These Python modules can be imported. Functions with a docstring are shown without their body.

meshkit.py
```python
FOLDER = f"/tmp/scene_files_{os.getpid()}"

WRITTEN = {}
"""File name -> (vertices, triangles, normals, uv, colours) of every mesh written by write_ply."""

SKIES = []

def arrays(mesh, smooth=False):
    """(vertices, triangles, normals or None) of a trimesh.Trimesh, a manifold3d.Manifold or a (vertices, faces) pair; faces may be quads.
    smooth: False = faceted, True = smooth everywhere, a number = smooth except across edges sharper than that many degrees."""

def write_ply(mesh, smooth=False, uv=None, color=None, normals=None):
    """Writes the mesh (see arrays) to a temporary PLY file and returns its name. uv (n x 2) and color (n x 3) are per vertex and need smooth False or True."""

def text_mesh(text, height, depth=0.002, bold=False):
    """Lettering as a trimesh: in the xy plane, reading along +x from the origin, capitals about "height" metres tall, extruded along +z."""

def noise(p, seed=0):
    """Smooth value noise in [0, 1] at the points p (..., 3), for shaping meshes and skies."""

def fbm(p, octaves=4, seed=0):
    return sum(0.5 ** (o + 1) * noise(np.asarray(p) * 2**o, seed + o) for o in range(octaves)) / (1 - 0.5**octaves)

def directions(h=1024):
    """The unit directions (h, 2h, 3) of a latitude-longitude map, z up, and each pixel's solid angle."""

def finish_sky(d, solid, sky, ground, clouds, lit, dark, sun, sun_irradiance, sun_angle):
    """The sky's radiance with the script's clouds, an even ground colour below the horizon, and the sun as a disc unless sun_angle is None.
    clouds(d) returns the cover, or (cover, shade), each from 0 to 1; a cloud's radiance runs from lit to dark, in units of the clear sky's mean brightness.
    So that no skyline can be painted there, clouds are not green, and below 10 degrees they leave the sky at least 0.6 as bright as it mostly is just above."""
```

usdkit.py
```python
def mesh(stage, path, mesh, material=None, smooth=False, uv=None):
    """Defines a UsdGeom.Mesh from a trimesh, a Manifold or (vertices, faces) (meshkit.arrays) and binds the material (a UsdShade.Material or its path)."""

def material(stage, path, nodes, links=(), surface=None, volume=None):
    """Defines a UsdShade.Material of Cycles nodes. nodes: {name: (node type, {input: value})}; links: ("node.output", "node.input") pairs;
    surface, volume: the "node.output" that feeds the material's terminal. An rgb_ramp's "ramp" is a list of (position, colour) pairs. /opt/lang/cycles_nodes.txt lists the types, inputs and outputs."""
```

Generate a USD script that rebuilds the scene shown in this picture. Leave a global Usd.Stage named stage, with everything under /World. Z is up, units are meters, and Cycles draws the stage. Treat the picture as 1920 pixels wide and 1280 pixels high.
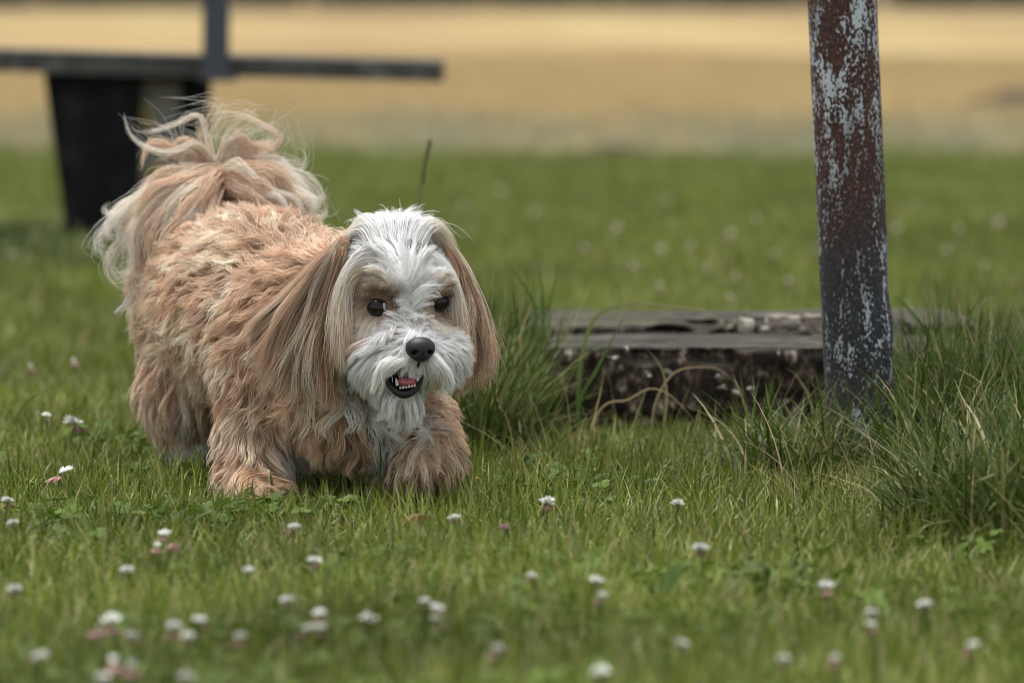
import math
import numpy as np, trimesh, usdkit, meshkit
from scipy import ndimage
from scipy.spatial import cKDTree
from pxr import Usd, UsdGeom, UsdLux, UsdShade, Gf, Sdf, Vt


stage = Usd.Stage.CreateInMemory()
UsdGeom.Xform.Define(stage, '/World')
UsdGeom.Scope.Define(stage, '/World/Looks')

# ------------------------------------------------------------------ camera, sky, sun, exposure
CAM = np.array([0., 0., 0.45])
PITCH = math.atan2(660., 1920 / 36 * 200)
cam = UsdGeom.Camera.Define(stage, '/World/camera')
cam.CreateFocalLengthAttr(200.); cam.CreateHorizontalApertureAttr(36.)
cam.CreateFStopAttr(7.1); cam.CreateFocusDistanceAttr(4.82)
cam.CreateExposureAttr(0.40)
cam.AddTranslateOp().Set(tuple(CAM)); cam.AddRotateXOp().Set(90 - math.degrees(PITCH))

SUN_DIR = np.array([-0.16, 0.20, 0.95]); SUN_DIR /= np.linalg.norm(SUN_DIR)      # towards the sun
SUN_EL, SUN_ROT = math.asin(SUN_DIR[2]), math.atan2(SUN_DIR[0], SUN_DIR[1])
sky_mat = usdkit.material(stage, '/World/Looks/sky', {
    's': ('sky_texture', {'sky_type': 'single_scattering', 'sun_disc': False, 'sun_elevation': SUN_EL, 'sun_rotation': SUN_ROT}),
    'tc': ('texture_coordinate', {}), 'n': ('noise_texture', {'scale': 2.2, 'detail': 5., 'roughness': .55}),
    'r': ('rgb_ramp', {'ramp': [(.25, (.55, .55, .55)), (.6, (.96, .96, .96))]}),
    'c': ('mix', {'color1': (0, 0, 0), 'color2': (6.9, 6.95, 7.0)}),
    'b': ('background_shader', {'strength': .10})},
    [('tc.generated', 'n.vector'), ('n.fac', 'r.fac'), ('r.color', 'c.fac'), ('s.color', 'c.color1'), ('c.color', 'b.color')], surface='b.background')
dome = UsdLux.DomeLight.Define(stage, '/World/sky')
UsdShade.MaterialBindingAPI.Apply(dome.GetPrim()).Bind(sky_mat)
dome.GetPrim().SetCustomDataByKey('kind', 'structure')
sun = UsdLux.DistantLight.Define(stage, '/World/sun')
sun.CreateIntensityAttr(1.0); sun.CreateAngleAttr(28.); sun.CreateNormalizeAttr(True); sun.CreateColorAttr(Gf.Vec3f(1, .985, .96))
_q = Gf.Rotation(Gf.Vec3d(0, 0, 1), Gf.Vec3d(*map(float, SUN_DIR)))
sun.AddOrientOp().Set(Gf.Quatf(_q.GetQuat()))

# ------------------------------------------------------------------ helpers
FPX = 1920 / 36 * 200
FW = np.array([0, math.cos(PITCH), -math.sin(PITCH)]); UP = np.array([0, math.sin(PITCH), math.cos(PITCH)]); RT = np.array([1., 0, 0])


def at(px, py, d):
    """The point at depth d behind a pixel of the photograph: for measuring the place."""
    px, py, d = (np.asarray(v, float) for v in (px, py, d))
    return CAM + d[..., None] * (FW + RT * ((px - 960) / FPX)[..., None] - UP * ((py - 640) / FPX)[..., None])


def on_plane(px, py, z=0.0):
    ray = FW + RT * (px - 960) / FPX - UP * (py - 640) / FPX
    return CAM + ray * ((z - CAM[2]) / ray[2])


def pix(p):
    q = np.asarray(p) - CAM
    d = q @ FW
    return 960 + FPX * (q @ RT) / d, 640 - FPX * (q @ UP) / d


used = {}


def path_for(name, parent=None):
    base = (parent or '/World') + '/' + name
    n = used.get(base, -1) + 1
    used[base] = n
    return base if n == 0 else f'{base}_{n:03d}'


def tag(o, label=None, category=None, group=None, kind=None):
    p = o.GetPrim() if hasattr(o, 'GetPrim') else o
    for k, v in (('label', label), ('category', category), ('group', group), ('kind', kind)):
        if v:
            p.SetCustomDataByKey(k, v)
    return p


def thing(name, label, category, group=None, loc=(0, 0, 0)):
    x = UsdGeom.Xform.Define(stage, path_for(name))
    x.AddTranslateOp().Set(tuple(map(float, loc)))
    tag(x, label, category, group)
    return str(x.GetPath())


def obj(name, mesh, mat, parent=None, smooth=False, tint=None, origin=None):
    """One Mesh prim under parent. tint: a colour per vertex. origin: the parent's place, taken off the vertices."""
    if origin is not None:
        v, f, _ = meshkit.arrays(mesh)
        mesh = (v - np.asarray(origin), f)
    m = usdkit.mesh(stage, path_for(name, parent), mesh, mat, smooth=smooth)
    if tint is not None:
        UsdGeom.PrimvarsAPI(m).CreatePrimvar('tint', Sdf.ValueTypeNames.Color3fArray, 'vertex').Set(Vt.Vec3fArray.FromNumpy(np.asarray(tint, np.float32)))
    return m


def curves(name, P, W, col, mat, parent=None, origin=None):
    n, k = P.shape[:2]
    if origin is not None:
        P = P - np.asarray(origin)
    c = UsdGeom.BasisCurves.Define(stage, path_for(name, parent))
    c.CreateTypeAttr('cubic'); c.CreateBasisAttr('catmullRom'); c.CreateWrapAttr('pinned')
    c.CreatePointsAttr(Vt.Vec3fArray.FromNumpy(P.reshape(-1, 3).astype(np.float32)))
    c.CreateCurveVertexCountsAttr(Vt.IntArray.FromNumpy(np.full(n, k, np.int32)))
    c.CreateWidthsAttr(Vt.FloatArray.FromNumpy(np.broadcast_to(W, (n, k)).reshape(-1).astype(np.float32))); c.SetWidthsInterpolation('vertex')
    if col.ndim == 2:
        col = np.repeat(col[:, None], k, 1)
    UsdGeom.PrimvarsAPI(c).CreatePrimvar('tint', Sdf.ValueTypeNames.Color3fArray, 'vertex').Set(Vt.Vec3fArray.FromNumpy(col.reshape(-1, 3).astype(np.float32)))
    UsdShade.MaterialBindingAPI.Apply(c.GetPrim()).Bind(mat)
    return c


def instancer(name, protos, pos, rotz, scale, idx, label=None, category=None, tilt=None):
    """A mass of uncountable plants. protos: [(mesh, tint, material)]."""
    pi = UsdGeom.PointInstancer.Define(stage, path_for(name))
    paths = [obj('plant', m, mat, str(pi.GetPath()) + '/protos', tint=t).GetPath() for m, t, mat in protos]
    pi.CreatePrototypesRel().SetTargets(paths)
    pi.CreatePositionsAttr(Vt.Vec3fArray.FromNumpy(pos.astype(np.float32)))
    h = rotz / 2
    q = np.stack([np.cos(h), 0 * h, 0 * h, np.sin(h)], 1)
    pi.CreateOrientationsAttr(Vt.QuathArray([Gf.Quath(float(a), float(b), float(c), float(d)) for a, b, c, d in q]))
    s = np.broadcast_to(np.asarray(scale, float).reshape(len(pos), -1), (len(pos), 3))
    pi.CreateScalesAttr(Vt.Vec3fArray.FromNumpy(s.astype(np.float32)))
    pi.CreateProtoIndicesAttr(Vt.IntArray.FromNumpy(idx.astype(np.int32)))
    tag(pi, label, category, kind='stuff')
    return pi


def unit(v):
    return v / (np.linalg.norm(v, axis=-1, keepdims=True) + 1e-12)


def mat(name, nodes, links, surface):
    return usdkit.material(stage, '/World/Looks/' + name, nodes, links, surface=surface)


def plain(name, color, rough=.6, spec=.5, **kw):
    return mat(name, {'p': ('principled_bsdf', {'base_color': color, 'roughness': rough, 'specular_ior_level': spec, **kw})}, [], 'p.BSDF')


def mesh_join(parts):
    v, f, n = [], [], 0
    for a, b in parts:
        v.append(a); f.append(np.asarray(b) + n); n += len(a)
    return np.vstack(v), np.vstack(f)


def catmull(ctrl, k):
    """k points along a smooth curve through the control points, evenly by length."""
    c = np.asarray(ctrl, float)
    c = np.vstack([2 * c[0] - c[1], c, 2 * c[-1] - c[-2]])
    out = []
    for i in range(1, len(c) - 2):
        t = np.linspace(0, 1, 12, endpoint=False)[:, None]
        a, b, d, e = c[i - 1], c[i], c[i + 1], c[i + 2]
        out.append(.5 * (2 * b + (d - a) * t + (2 * a - 5 * b + 4 * d - e) * t ** 2 + (3 * b - a - 3 * d + e) * t ** 3))
    p = np.vstack(out + [c[-2:-1]])
    s = np.concatenate([[0], np.cumsum(np.linalg.norm(np.diff(p, axis=0), axis=1))])
    return np.stack([np.interp(np.linspace(0, s[-1], k), s, p[:, j]) for j in range(3)], 1)


# ------------------------------------------------------------------ materials
def plant_mat(name, patch=(.75, 1.25), trans=.24, rough=.46):
    """Leaf colour from the mesh, varied from place to place and from tuft to tuft."""
    return mat(name, {
        'a': ('attribute', {'attribute': 'tint'}), 'g': ('geometry', {}), 'n': ('noise_texture', {'scale': 2.3, 'detail': 3.}),
        'mr': ('map_range', {'from_min': .3, 'from_max': .7, 'to_min': patch[0], 'to_max': patch[1]}),
        'o': ('object_info', {}), 'mo': ('map_range', {'to_min': .85, 'to_max': 1.15}), 'mm': ('math', {'math_type': 'multiply'}),
        'c': ('vector_math', {'math_type': 'scale'}),
        'p': ('principled_bsdf', {'roughness': rough, 'specular_ior_level': .22}), 't': ('translucent_bsdf', {}),
        'm': ('mix_closure', {'fac': trans})},
        [('g.position', 'n.vector'), ('n.fac', 'mr.value'), ('o.random', 'mo.value'), ('mr.result', 'mm.value1'), ('mo.result', 'mm.value2'),
         ('a.color', 'c.vector1'), ('mm.value', 'c.scale'), ('c.vector', 'p.base_color'), ('c.vector', 't.color'), ('p.BSDF', 'm.closure1'), ('t.BSDF', 'm.closure2')], 'm.closure')


M_GRASS = plant_mat('grass')
M_CLOVER = plant_mat('clover_leaf', (.85, 1.15), .25, .65)
M_STRAW = plant_mat('straw', (.9, 1.1), .25, .6)
M_FLOWER = plant_mat('petal', (.95, 1.05), .3, .6)
M_HAIR = mat('hair', {'a': ('attribute', {'attribute': 'tint'}), 'p': ('principled_bsdf', {'roughness': .5, 'specular_ior_level': .28}),
                      't': ('translucent_bsdf', {}), 'm': ('mix_closure', {'fac': .22})},
             [('a.color', 'p.base_color'), ('a.color', 't.color'), ('p.BSDF', 'm.closure1'), ('t.BSDF', 'm.closure2')], 'm.closure')
M_SKIN = mat('skin', {'a': ('attribute', {'attribute': 'tint'}), 'p': ('principled_bsdf', {'roughness': .8, 'specular_ior_level': .1})}, [('a.color', 'p.base_color')], 'p.BSDF')

M_SOIL = mat('lawn_soil', {
    'g': ('geometry', {}), 'n': ('noise_texture', {'scale': 14., 'detail': 6., 'roughness': .6}),
    'r': ('rgb_ramp', {'ramp': [(.3, (.012, .012, .006)), (.55, (.024, .026, .010)), (.75, (.042, .036, .018))]}),
    'p': ('principled_bsdf', {'roughness': .95, 'specular_ior_level': .1}), 'b': ('bump', {'strength': .6, 'distance': .01})},
    [('g.position', 'n.vector'), ('n.fac', 'r.fac'), ('r.color', 'p.base_color'), ('n.fac', 'b.height'), ('b.normal', 'p.normal')], 'p.BSDF')
M_FIELD = mat('field_soil', {
    'g': ('geometry', {}), 'm': ('mapping', {'scale': (.16, .085, .3)}), 'n': ('noise_texture', {'scale': 1.5, 'detail': 6., 'roughness': .62}),
    'r': ('rgb_ramp', {'ramp': [(.38, (.20, .125, .056)), (.48, (.29, .20, .088)), (.60, (.40, .315, .15))]}),
    'n2': ('noise_texture', {'scale': 9., 'detail': 5.}), 'mr': ('map_range', {'from_min': .3, 'from_max': .7, 'to_min': .75, 'to_max': 1.2}),
    'c': ('vector_math', {'math_type': 'scale'}), 's': ('separate_xyz', {}), 'my': ('map_range', {'from_min': 15., 'from_max': 20., 'to_min': .85, 'to_max': 0., 'clamp': True}), 'mg': ('mix', {'color2': (.19, .18, .11)}),
    'p': ('principled_bsdf', {'roughness': .95, 'specular_ior_level': .1})},
    [('g.position', 'm.vector'), ('m.vector', 'n.vector'), ('n.fac', 'r.fac'), ('g.position', 'n2.vector'), ('n2.fac', 'mr.value'), ('g.position', 's.vector'), ('s.y', 'my.value'), ('my.result', 'mg.fac'), ('r.color', 'mg.color1'), ('mg.color', 'c.vector1'), ('mr.result', 'c.scale'),
     ('c.vector', 'p.base_color')], 'p.BSDF')

# ------------------------------------------------------------------ ground
LAWN_END = 14.3


def ground_z(x, y):
    p = np.stack([np.asarray(x, float) * 1.7, np.asarray(y, float) * 1.7, 0 * np.asarray(x, float)], -1)
    z = (meshkit.fbm(p, 3, 4) - .5) * .03
    return z * np.clip((np.asarray(y) - 5.5) / 2, .25, 1)


def sheet(xs, ys, zf):
    X, Y = np.meshgrid(xs, ys)
    v = np.stack([X, Y, zf(X, Y)], -1).reshape(-1, 3)
    nx = len(xs)
    i, j = np.meshgrid(np.arange(len(ys) - 1), np.arange(nx - 1), indexing='ij')
    a = (i * nx + j).ravel()
    return v, np.stack([a, a + 1, a + nx + 1, a + nx], 1)


def edge_wave(x):
    return LAWN_END + (meshkit.fbm(np.stack([x * .8, 0 * x, 0 * x], -1), 3, 9) - .5) * .9


xs = np.concatenate([[-60, -20, -8], np.linspace(-3, 3, 61), [8, 20, 60]])
v, f = sheet(xs, np.linspace(.5, LAWN_END, 100), ground_z)
last = v.reshape(100, -1, 3)[-1]
last[:, 1] = edge_wave(last[:, 0])
tag(obj('lawn', (v, f), M_SOIL, smooth=True), kind='structure')
fx = xs
fy = np.concatenate([[LAWN_END], np.linspace(16, 40, 24), [60, 90, 137, 220, 900]])
v, f = sheet(fx, fy, lambda X, Y: (meshkit.fbm(np.stack([X * .5, Y * .5, 0 * X], -1), 3, 6) - .5) * .10 * np.clip((Y - 15) / 4, 0, 1))
vv = v.reshape(len(fy), -1, 3)
vv[0] = last
vv[3:, :, 0] *= np.linspace(1, 14, len(fy) - 3)[:, None] * np.where(np.abs(xs) > 5, 1, .2)[None] + np.where(np.abs(xs) > 5, 0, .8)[None]
tag(obj('field', (v, f), M_FIELD, smooth=True), kind='structure')

# ------------------------------------------------------------------ grass


def blade_batch(rng, base, h, w, lean, az, curl, tint, seg=4, kink=0.0):
    """Grass blades as folded tapering strips. All arguments per blade; lean and curl in radians."""
    n = len(base)
    t = np.linspace(0, 1, seg + 1)
    ang = lean[:, None] + curl[:, None] * t[None] ** 1.3
    ds = (h / seg)[:, None]
    r = np.concatenate([np.zeros((n, 1)), np.cumsum(np.sin(ang[:, 1:]) * ds, 1)], 1)
    z = np.concatenate([np.zeros((n, 1)), np.cumsum(np.cos(ang[:, 1:]) * ds, 1)], 1)
    sway = kink * rng.normal(0, 1, (n, 1)) * t[None] ** 2 * h[:, None]
    d = np.stack([np.cos(az), np.sin(az), 0 * az], 1); s = np.stack([-np.sin(az), np.cos(az), 0 * az], 1)
    c = base[:, None] + d[:, None] * r[..., None] + s[:, None] * sway[..., None] + np.array([0, 0, 1.]) * z[..., None]
    wid = w[:, None] * (np.clip(1 - t, 0, 1) ** .6 * .95 + .05) * np.clip(.65 + t * 1.5, 0, 1)
    tw = rng.normal(0, .5, n)[:, None] * t[None]
    side = s[:, None] * np.cos(tw)[..., None] + d[:, None] * np.sin(tw)[..., None]
    L, R = c - side * wid[..., None] / 2, c + side * wid[..., None] / 2
    v = np.stack([L, R], 2).reshape(n, -1, 3)
    i = np.arange(seg)
    fa = np.vstack([np.stack([2 * i, 2 * i + 1, 2 * i + 3], 1), np.stack([2 * i, 2 * i + 3, 2 * i + 2], 1)])
    m = v.shape[1]
    F = (fa[None] + (np.arange(n) * m)[:, None, None]).reshape(-1, 3)
    T = np.repeat(tint, m, 0).reshape(n, m, 3)
    return (v.reshape(-1, 3), F), T.reshape(-1, 3)


def greens(rng, n, straw=.06, dark=1.0, pal=None):
    g = np.array(pal if pal is not None else [[.088, .128, .014], [.125, .162, .022], [.170, .200, .036], [.058, .090, .014], [.205, .212, .055]])
    a = g[rng.integers(0, len(g), n)] * rng.uniform(.75, 1.25, (n, 1)) * dark
    s = rng.random(n) < straw
    a[s] = np.array([.36, .31, .15]) * rng.uniform(.6, 1.25, (s.sum(), 1))
    return a


def lawn_tuft(seed, n=860, R=.058, hmin=.012, hmax=.056, straw=.09):
    rng = np.random.default_rng(seed)
    base = np.column_stack([rng.uniform(-R, R, (n, 2)), np.full(n, -.003)])
    h = hmin + (hmax - hmin) * rng.random(n) ** 1.7
    return blade_batch(rng, base, h, rng.uniform(.0010, .0033, n), rng.gamma(2, .19, n), rng.uniform(0, 2 * np.pi, n), rng.normal(.45, .6, n), greens(rng, n, straw, 1.18), 4, .12)


def long_tuft(seed, n=440, R=.048, hmin=.045, hmax=.14, straw=.11, wmax=.0046):
    rng = np.random.default_rng(seed)
    base = np.column_stack([rng.uniform(-R, R, (n, 2)), np.full(n, -.004)])
    h = rng.uniform(hmin, hmax, n)
    return blade_batch(rng, base, h, rng.uniform(.0014, wmax, n), rng.gamma(2, .12, n), rng.uniform(0, 2 * np.pi, n), np.abs(rng.normal(.7, .7, n)), greens(rng, n, straw, .95, [[.055, .092, .012], [.080, .122, .018], [.115, .150, .030], [.034, .058, .010], [.140, .165, .055]]), 6, .18)


def straw_tuft(seed, n=26, R=.04):
    rng = np.random.default_rng(seed)
    r, th = R * np.sqrt(rng.random(n)), rng.uniform(0, 2 * np.pi, n)
    base = np.stack([r * np.cos(th), r * np.sin(th), np.full(n, 0.)], 1)
    col = np.array([.42, .34, .18]) * rng.uniform(.45, 1.2, (n, 1))
    return blade_batch(rng, base, rng.uniform(.03, .11, n), rng.uniform(.0007, .0018, n), rng.gamma(2, .3, n), rng.uniform(0, 2 * np.pi, n), rng.normal(1.2, 1.3, n), col, 7, .35)


def clover_patch(seed, n=26, R=.05):
    """Three-leaflet clover leaves on thin stalks."""
    rng = np.random.default_rng(seed)
    parts, tint = [], []
    a = np.linspace(0, 2 * np.pi, 8, endpoint=False)
    shape = np.stack([.5 + .5 * np.cos(a) - .09 * (np.abs(a) < .1), .46 * np.sin(a)], 1)
    for _ in range(n):
        r, th = R * math.sqrt(rng.random()), rng.uniform(0, 2 * np.pi)
        c = np.array([r * np.cos(th), r * np.sin(th), rng.uniform(.008, .028)])
        size, rot = rng.uniform(.0045, .0085), rng.uniform(0, 2 * np.pi)
        tilt = rng.normal(0, .35, 2)
        col = np.array([.085, .135, .018]) * rng.uniform(.7, 1.4)
        for k in range(3):
            q = rot + k * 2 * np.pi / 3
            e, s = np.array([np.cos(q), np.sin(q)]), np.array([-np.sin(q), np.cos(q)])
            xy = shape[:, :1] * size * e + shape[:, 1:] * size * s
            z = .28 * np.abs(shape[:, 1]) * size + xy @ tilt
            vv = np.vstack([c + np.array([*(e * size * .5), float(e * size * .5 @ tilt)]), np.column_stack([xy + c[:2], z + c[2]])])
            ff = np.array([[0, 1 + i, 1 + (i + 1) % 8] for i in range(8)])
            parts.append((vv, ff)); tint.append(np.repeat(col[None], 9, 0))
        st = np.array([[c[0] - .0005, c[1], 0], [c[0] + .0005, c[1], 0], c])
        parts.append((st, np.array([[0, 1, 2]]))); tint.append(np.repeat(col[None], 3, 0))
    return mesh_join(parts), np.vstack(tint)


def scatter(rng, x0, x1, y0, y1, step, keep=None, jit=1.):
    X, Y = np.meshgrid(np.arange(x0, x1, step), np.arange(y0, y1, step))
    p = np.stack([X.ravel(), Y.ravel()], 1) + rng.uniform(-.5, .5, (X.size, 2)) * step * jit
    if keep is not None:
        p = p[keep(p[:, 0], p[:, 1])]
    return p


# the weathered beams lie along here; the turf round them and round the post is never mown
SL_A, SL_B = 0.035, .45            # their ends in x
SL_Y0, SL_Y1, SL_Y2 = 5.46, 5.68, 5.93
POST_BASE = np.array([.32, 5.17, 0.])


def in_beams(x, y):
    return (x > SL_A + .01) & (x < SL_B) & (y > SL_Y0 + .005) & (y < SL_Y2)


def rough_edge(x):
    """Where the mown lawn stops, in front of the beams and the post."""
    return np.interp(x, [-.2, -.06, .02, .10, .20, .28, .42, .7, 1.2], [6.0, 5.28, 5.18, 5.22, 5.05, 4.66, 4.28, 4.15, 4.1])


def unmown(x, y):
    back = np.interp(x, [-.2, -.08, -.02, .06, 1.2], [5.8, 5.8, 5.9, 6.05, 6.15])
    return (y > rough_edge(x)) & (y < back) & (x > -.09)


if True:
    rng = np.random.default_rng(11)
    view = lambda m: (lambda x, y: (np.abs(x) < .094 * y + m) & ~in_beams(x, y))
    p = np.vstack([scatter(rng, -1.3, 1.3, 3.1, 6.6, .108, view(.25), .12), scatter(rng, -3, 3, 6.6, LAWN_END + 2., .135, view(.5), .2)])
    p = p[p[:, 1] < edge_wave(p[:, 0]) + .05 + rng.exponential(.35, len(p)) - .25]
    n = len(p)
    s = rng.uniform(.96, 1.06, n) * np.where(p[:, 1] > 6.6, 1.25, 1)
    turn = rng.integers(0, 4, n) * np.pi / 2 + rng.normal(0, .06, n)
    low = np.where(((np.abs(p[:, 0] + .215) < .07) & (np.abs(p[:, 1] - 4.82) < .12)) | ((np.abs(p[:, 0] + .08) < .06) & (np.abs(p[:, 1] - 4.80) < .10)), 0.72, 1.)
    protos = [(*lawn_tuft(100 + i), M_GRASS) for i in range(7)]
    instancer('lawn_grass', protos, np.column_stack([p, ground_z(p[:, 0], p[:, 1])]), turn,
              np.column_stack([s, s, s * low * (.78 + .44 * meshkit.noise(np.column_stack([p * 4.5, 0 * p[:, 0]]), 12))]), rng.integers(0, 7, n), 'short green mown lawn grass all round the dog', 'grass')
    cl = scatter(rng, -1., 1., 3.2, 6.2, .06, lambda x, y: view(.15)(x, y) & (meshkit.fbm(np.stack([x * 5, y * 5, 0 * x], -1), 2, 3) > np.interp(y, [3.4, 4.6, 5.4], [.50, .58, .72])) & ~unmown(x, y))
    n = len(cl)
    instancer('clover_leaves', [(*clover_patch(200 + i), M_CLOVER) for i in range(5)], np.column_stack([cl, ground_z(cl[:, 0], cl[:, 1])]), rng.uniform(0, 6.28, n),
              rng.uniform(.8, 1.3, n), rng.integers(0, 5, n), 'low round clover leaves growing through the lawn', 'clover')
    lg = np.vstack([scatter(rng, -.1, 1.1, 4.0, 6.6, .07, lambda x, y: unmown(x, y) & view(.25)(x, y) & ~((np.abs(x - .062 * y) < .052) & (y > 4.55) & (y < 5.16)), .8), scatter(rng, -.10, .0, 5.3, 5.85, .06), scatter(rng, .36, .62, 5.12, 5.45, .06)])
    n_near = len(lg)
    lg = np.vstack([lg, scatter(rng, -1.15, -.42, 8.5, 9.7, .08)])
    n = len(lg)
    # tallest left of the beams and behind the post, low along the front of the beams
    hs = np.where((lg[:, 0] < .012), 1.2, np.where((lg[:, 0] < .29) & (lg[:, 1] > 5.10), .30, .92))
    hs = np.where((np.abs(lg[:, 0] - .062 * lg[:, 1]) < .07) & (lg[:, 1] < 5.05), .34, hs)
    hs = np.where((np.abs(lg[:, 0] - .315) < .06) & (lg[:, 1] > 4.9), .22, hs)
    hs = np.where((lg[:, 0] > .365) & (lg[:, 1] > 5.08), 1.05, hs)
    hs = np.where((lg[:, 0] > SL_A) & (lg[:, 1] > SL_Y2), .5, hs)
    hs *= np.clip((lg[:, 1] - rough_edge(lg[:, 0])) / .12, .7, 1)
    hs[n_near:] = .6
    hs *= rng.uniform(.7, 1.25, n)
    instancer('long_grass', [(*long_tuft(300 + i), M_GRASS) for i in range(6)], np.column_stack([lg, ground_z(lg[:, 0], lg[:, 1])]), rng.uniform(0, 6.28, n),
              np.column_stack([np.full(n, 1.), np.full(n, 1.), hs]), rng.integers(0, 6, n), 'long unmown grass round the weathered beams, the rusty post and the bench', 'grass')
    st = scatter(rng, -.1, 1.1, 4.0, 6.2, .05, lambda x, y: unmown(x, y) & view(.2)(x, y) & (rng.random(len(x)) < .42))
    n = len(st)
    instancer('dry_grass', [(*straw_tuft(400 + i), M_STRAW) for i in range(5)], np.column_stack([st, ground_z(st[:, 0], st[:, 1])]), rng.uniform(0, 6.28, n),
              rng.uniform(.7, 1.15, n), rng.integers(0, 5, n), 'curled dry straw-coloured blades among the long grass', 'dry grass')
    fs = scatter(rng, -4.5, 4.5, LAWN_END - 1.6, 34, .16, lambda x, y: (np.abs(x) < .094 * y + .8) & (y > edge_wave(x) - rng.exponential(.4, len(x))))
    n = len(fs)
    stub = []
    for i in range(4):
        r2 = np.random.default_rng(500 + i)
        m_ = 90
        b = np.column_stack([r2.uniform(-.1, .1, m_), r2.uniform(-.1, .1, m_), np.zeros(m_)])
        col = np.array(([[.50, .385, .20], [.42, .295, .14], [.56, .46, .25]] if i < 3 else [[.30, .29, .18], [.22, .23, .12], [.37, .35, .24]]))[r2.integers(0, 3, m_)] * r2.uniform(.7, 1.2, (m_, 1))
        stub.append((*blade_batch(r2, b, r2.uniform(.03, .10, m_), r2.uniform(.003, .006, m_), r2.gamma(2, .15, m_), r2.uniform(0, 6.28, m_), r2.normal(.3, .4, m_), col, 3), M_STRAW))
    instancer('stubble', stub, np.column_stack([fs, 0 * fs[:, 0]]), rng.uniform(0, 6.28, n), np.column_stack([np.ones(n), np.ones(n), np.clip((fs[:, 1] - 12.5) / 4, .45, 1)]), np.where(rng.random(n) < np.interp(fs[:, 1], [14, 16, 19], [1, .8, 0]), 3, rng.integers(0, 3, n)),
              'golden stubble of the harvested field beyond the lawn', 'stubble')

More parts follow.
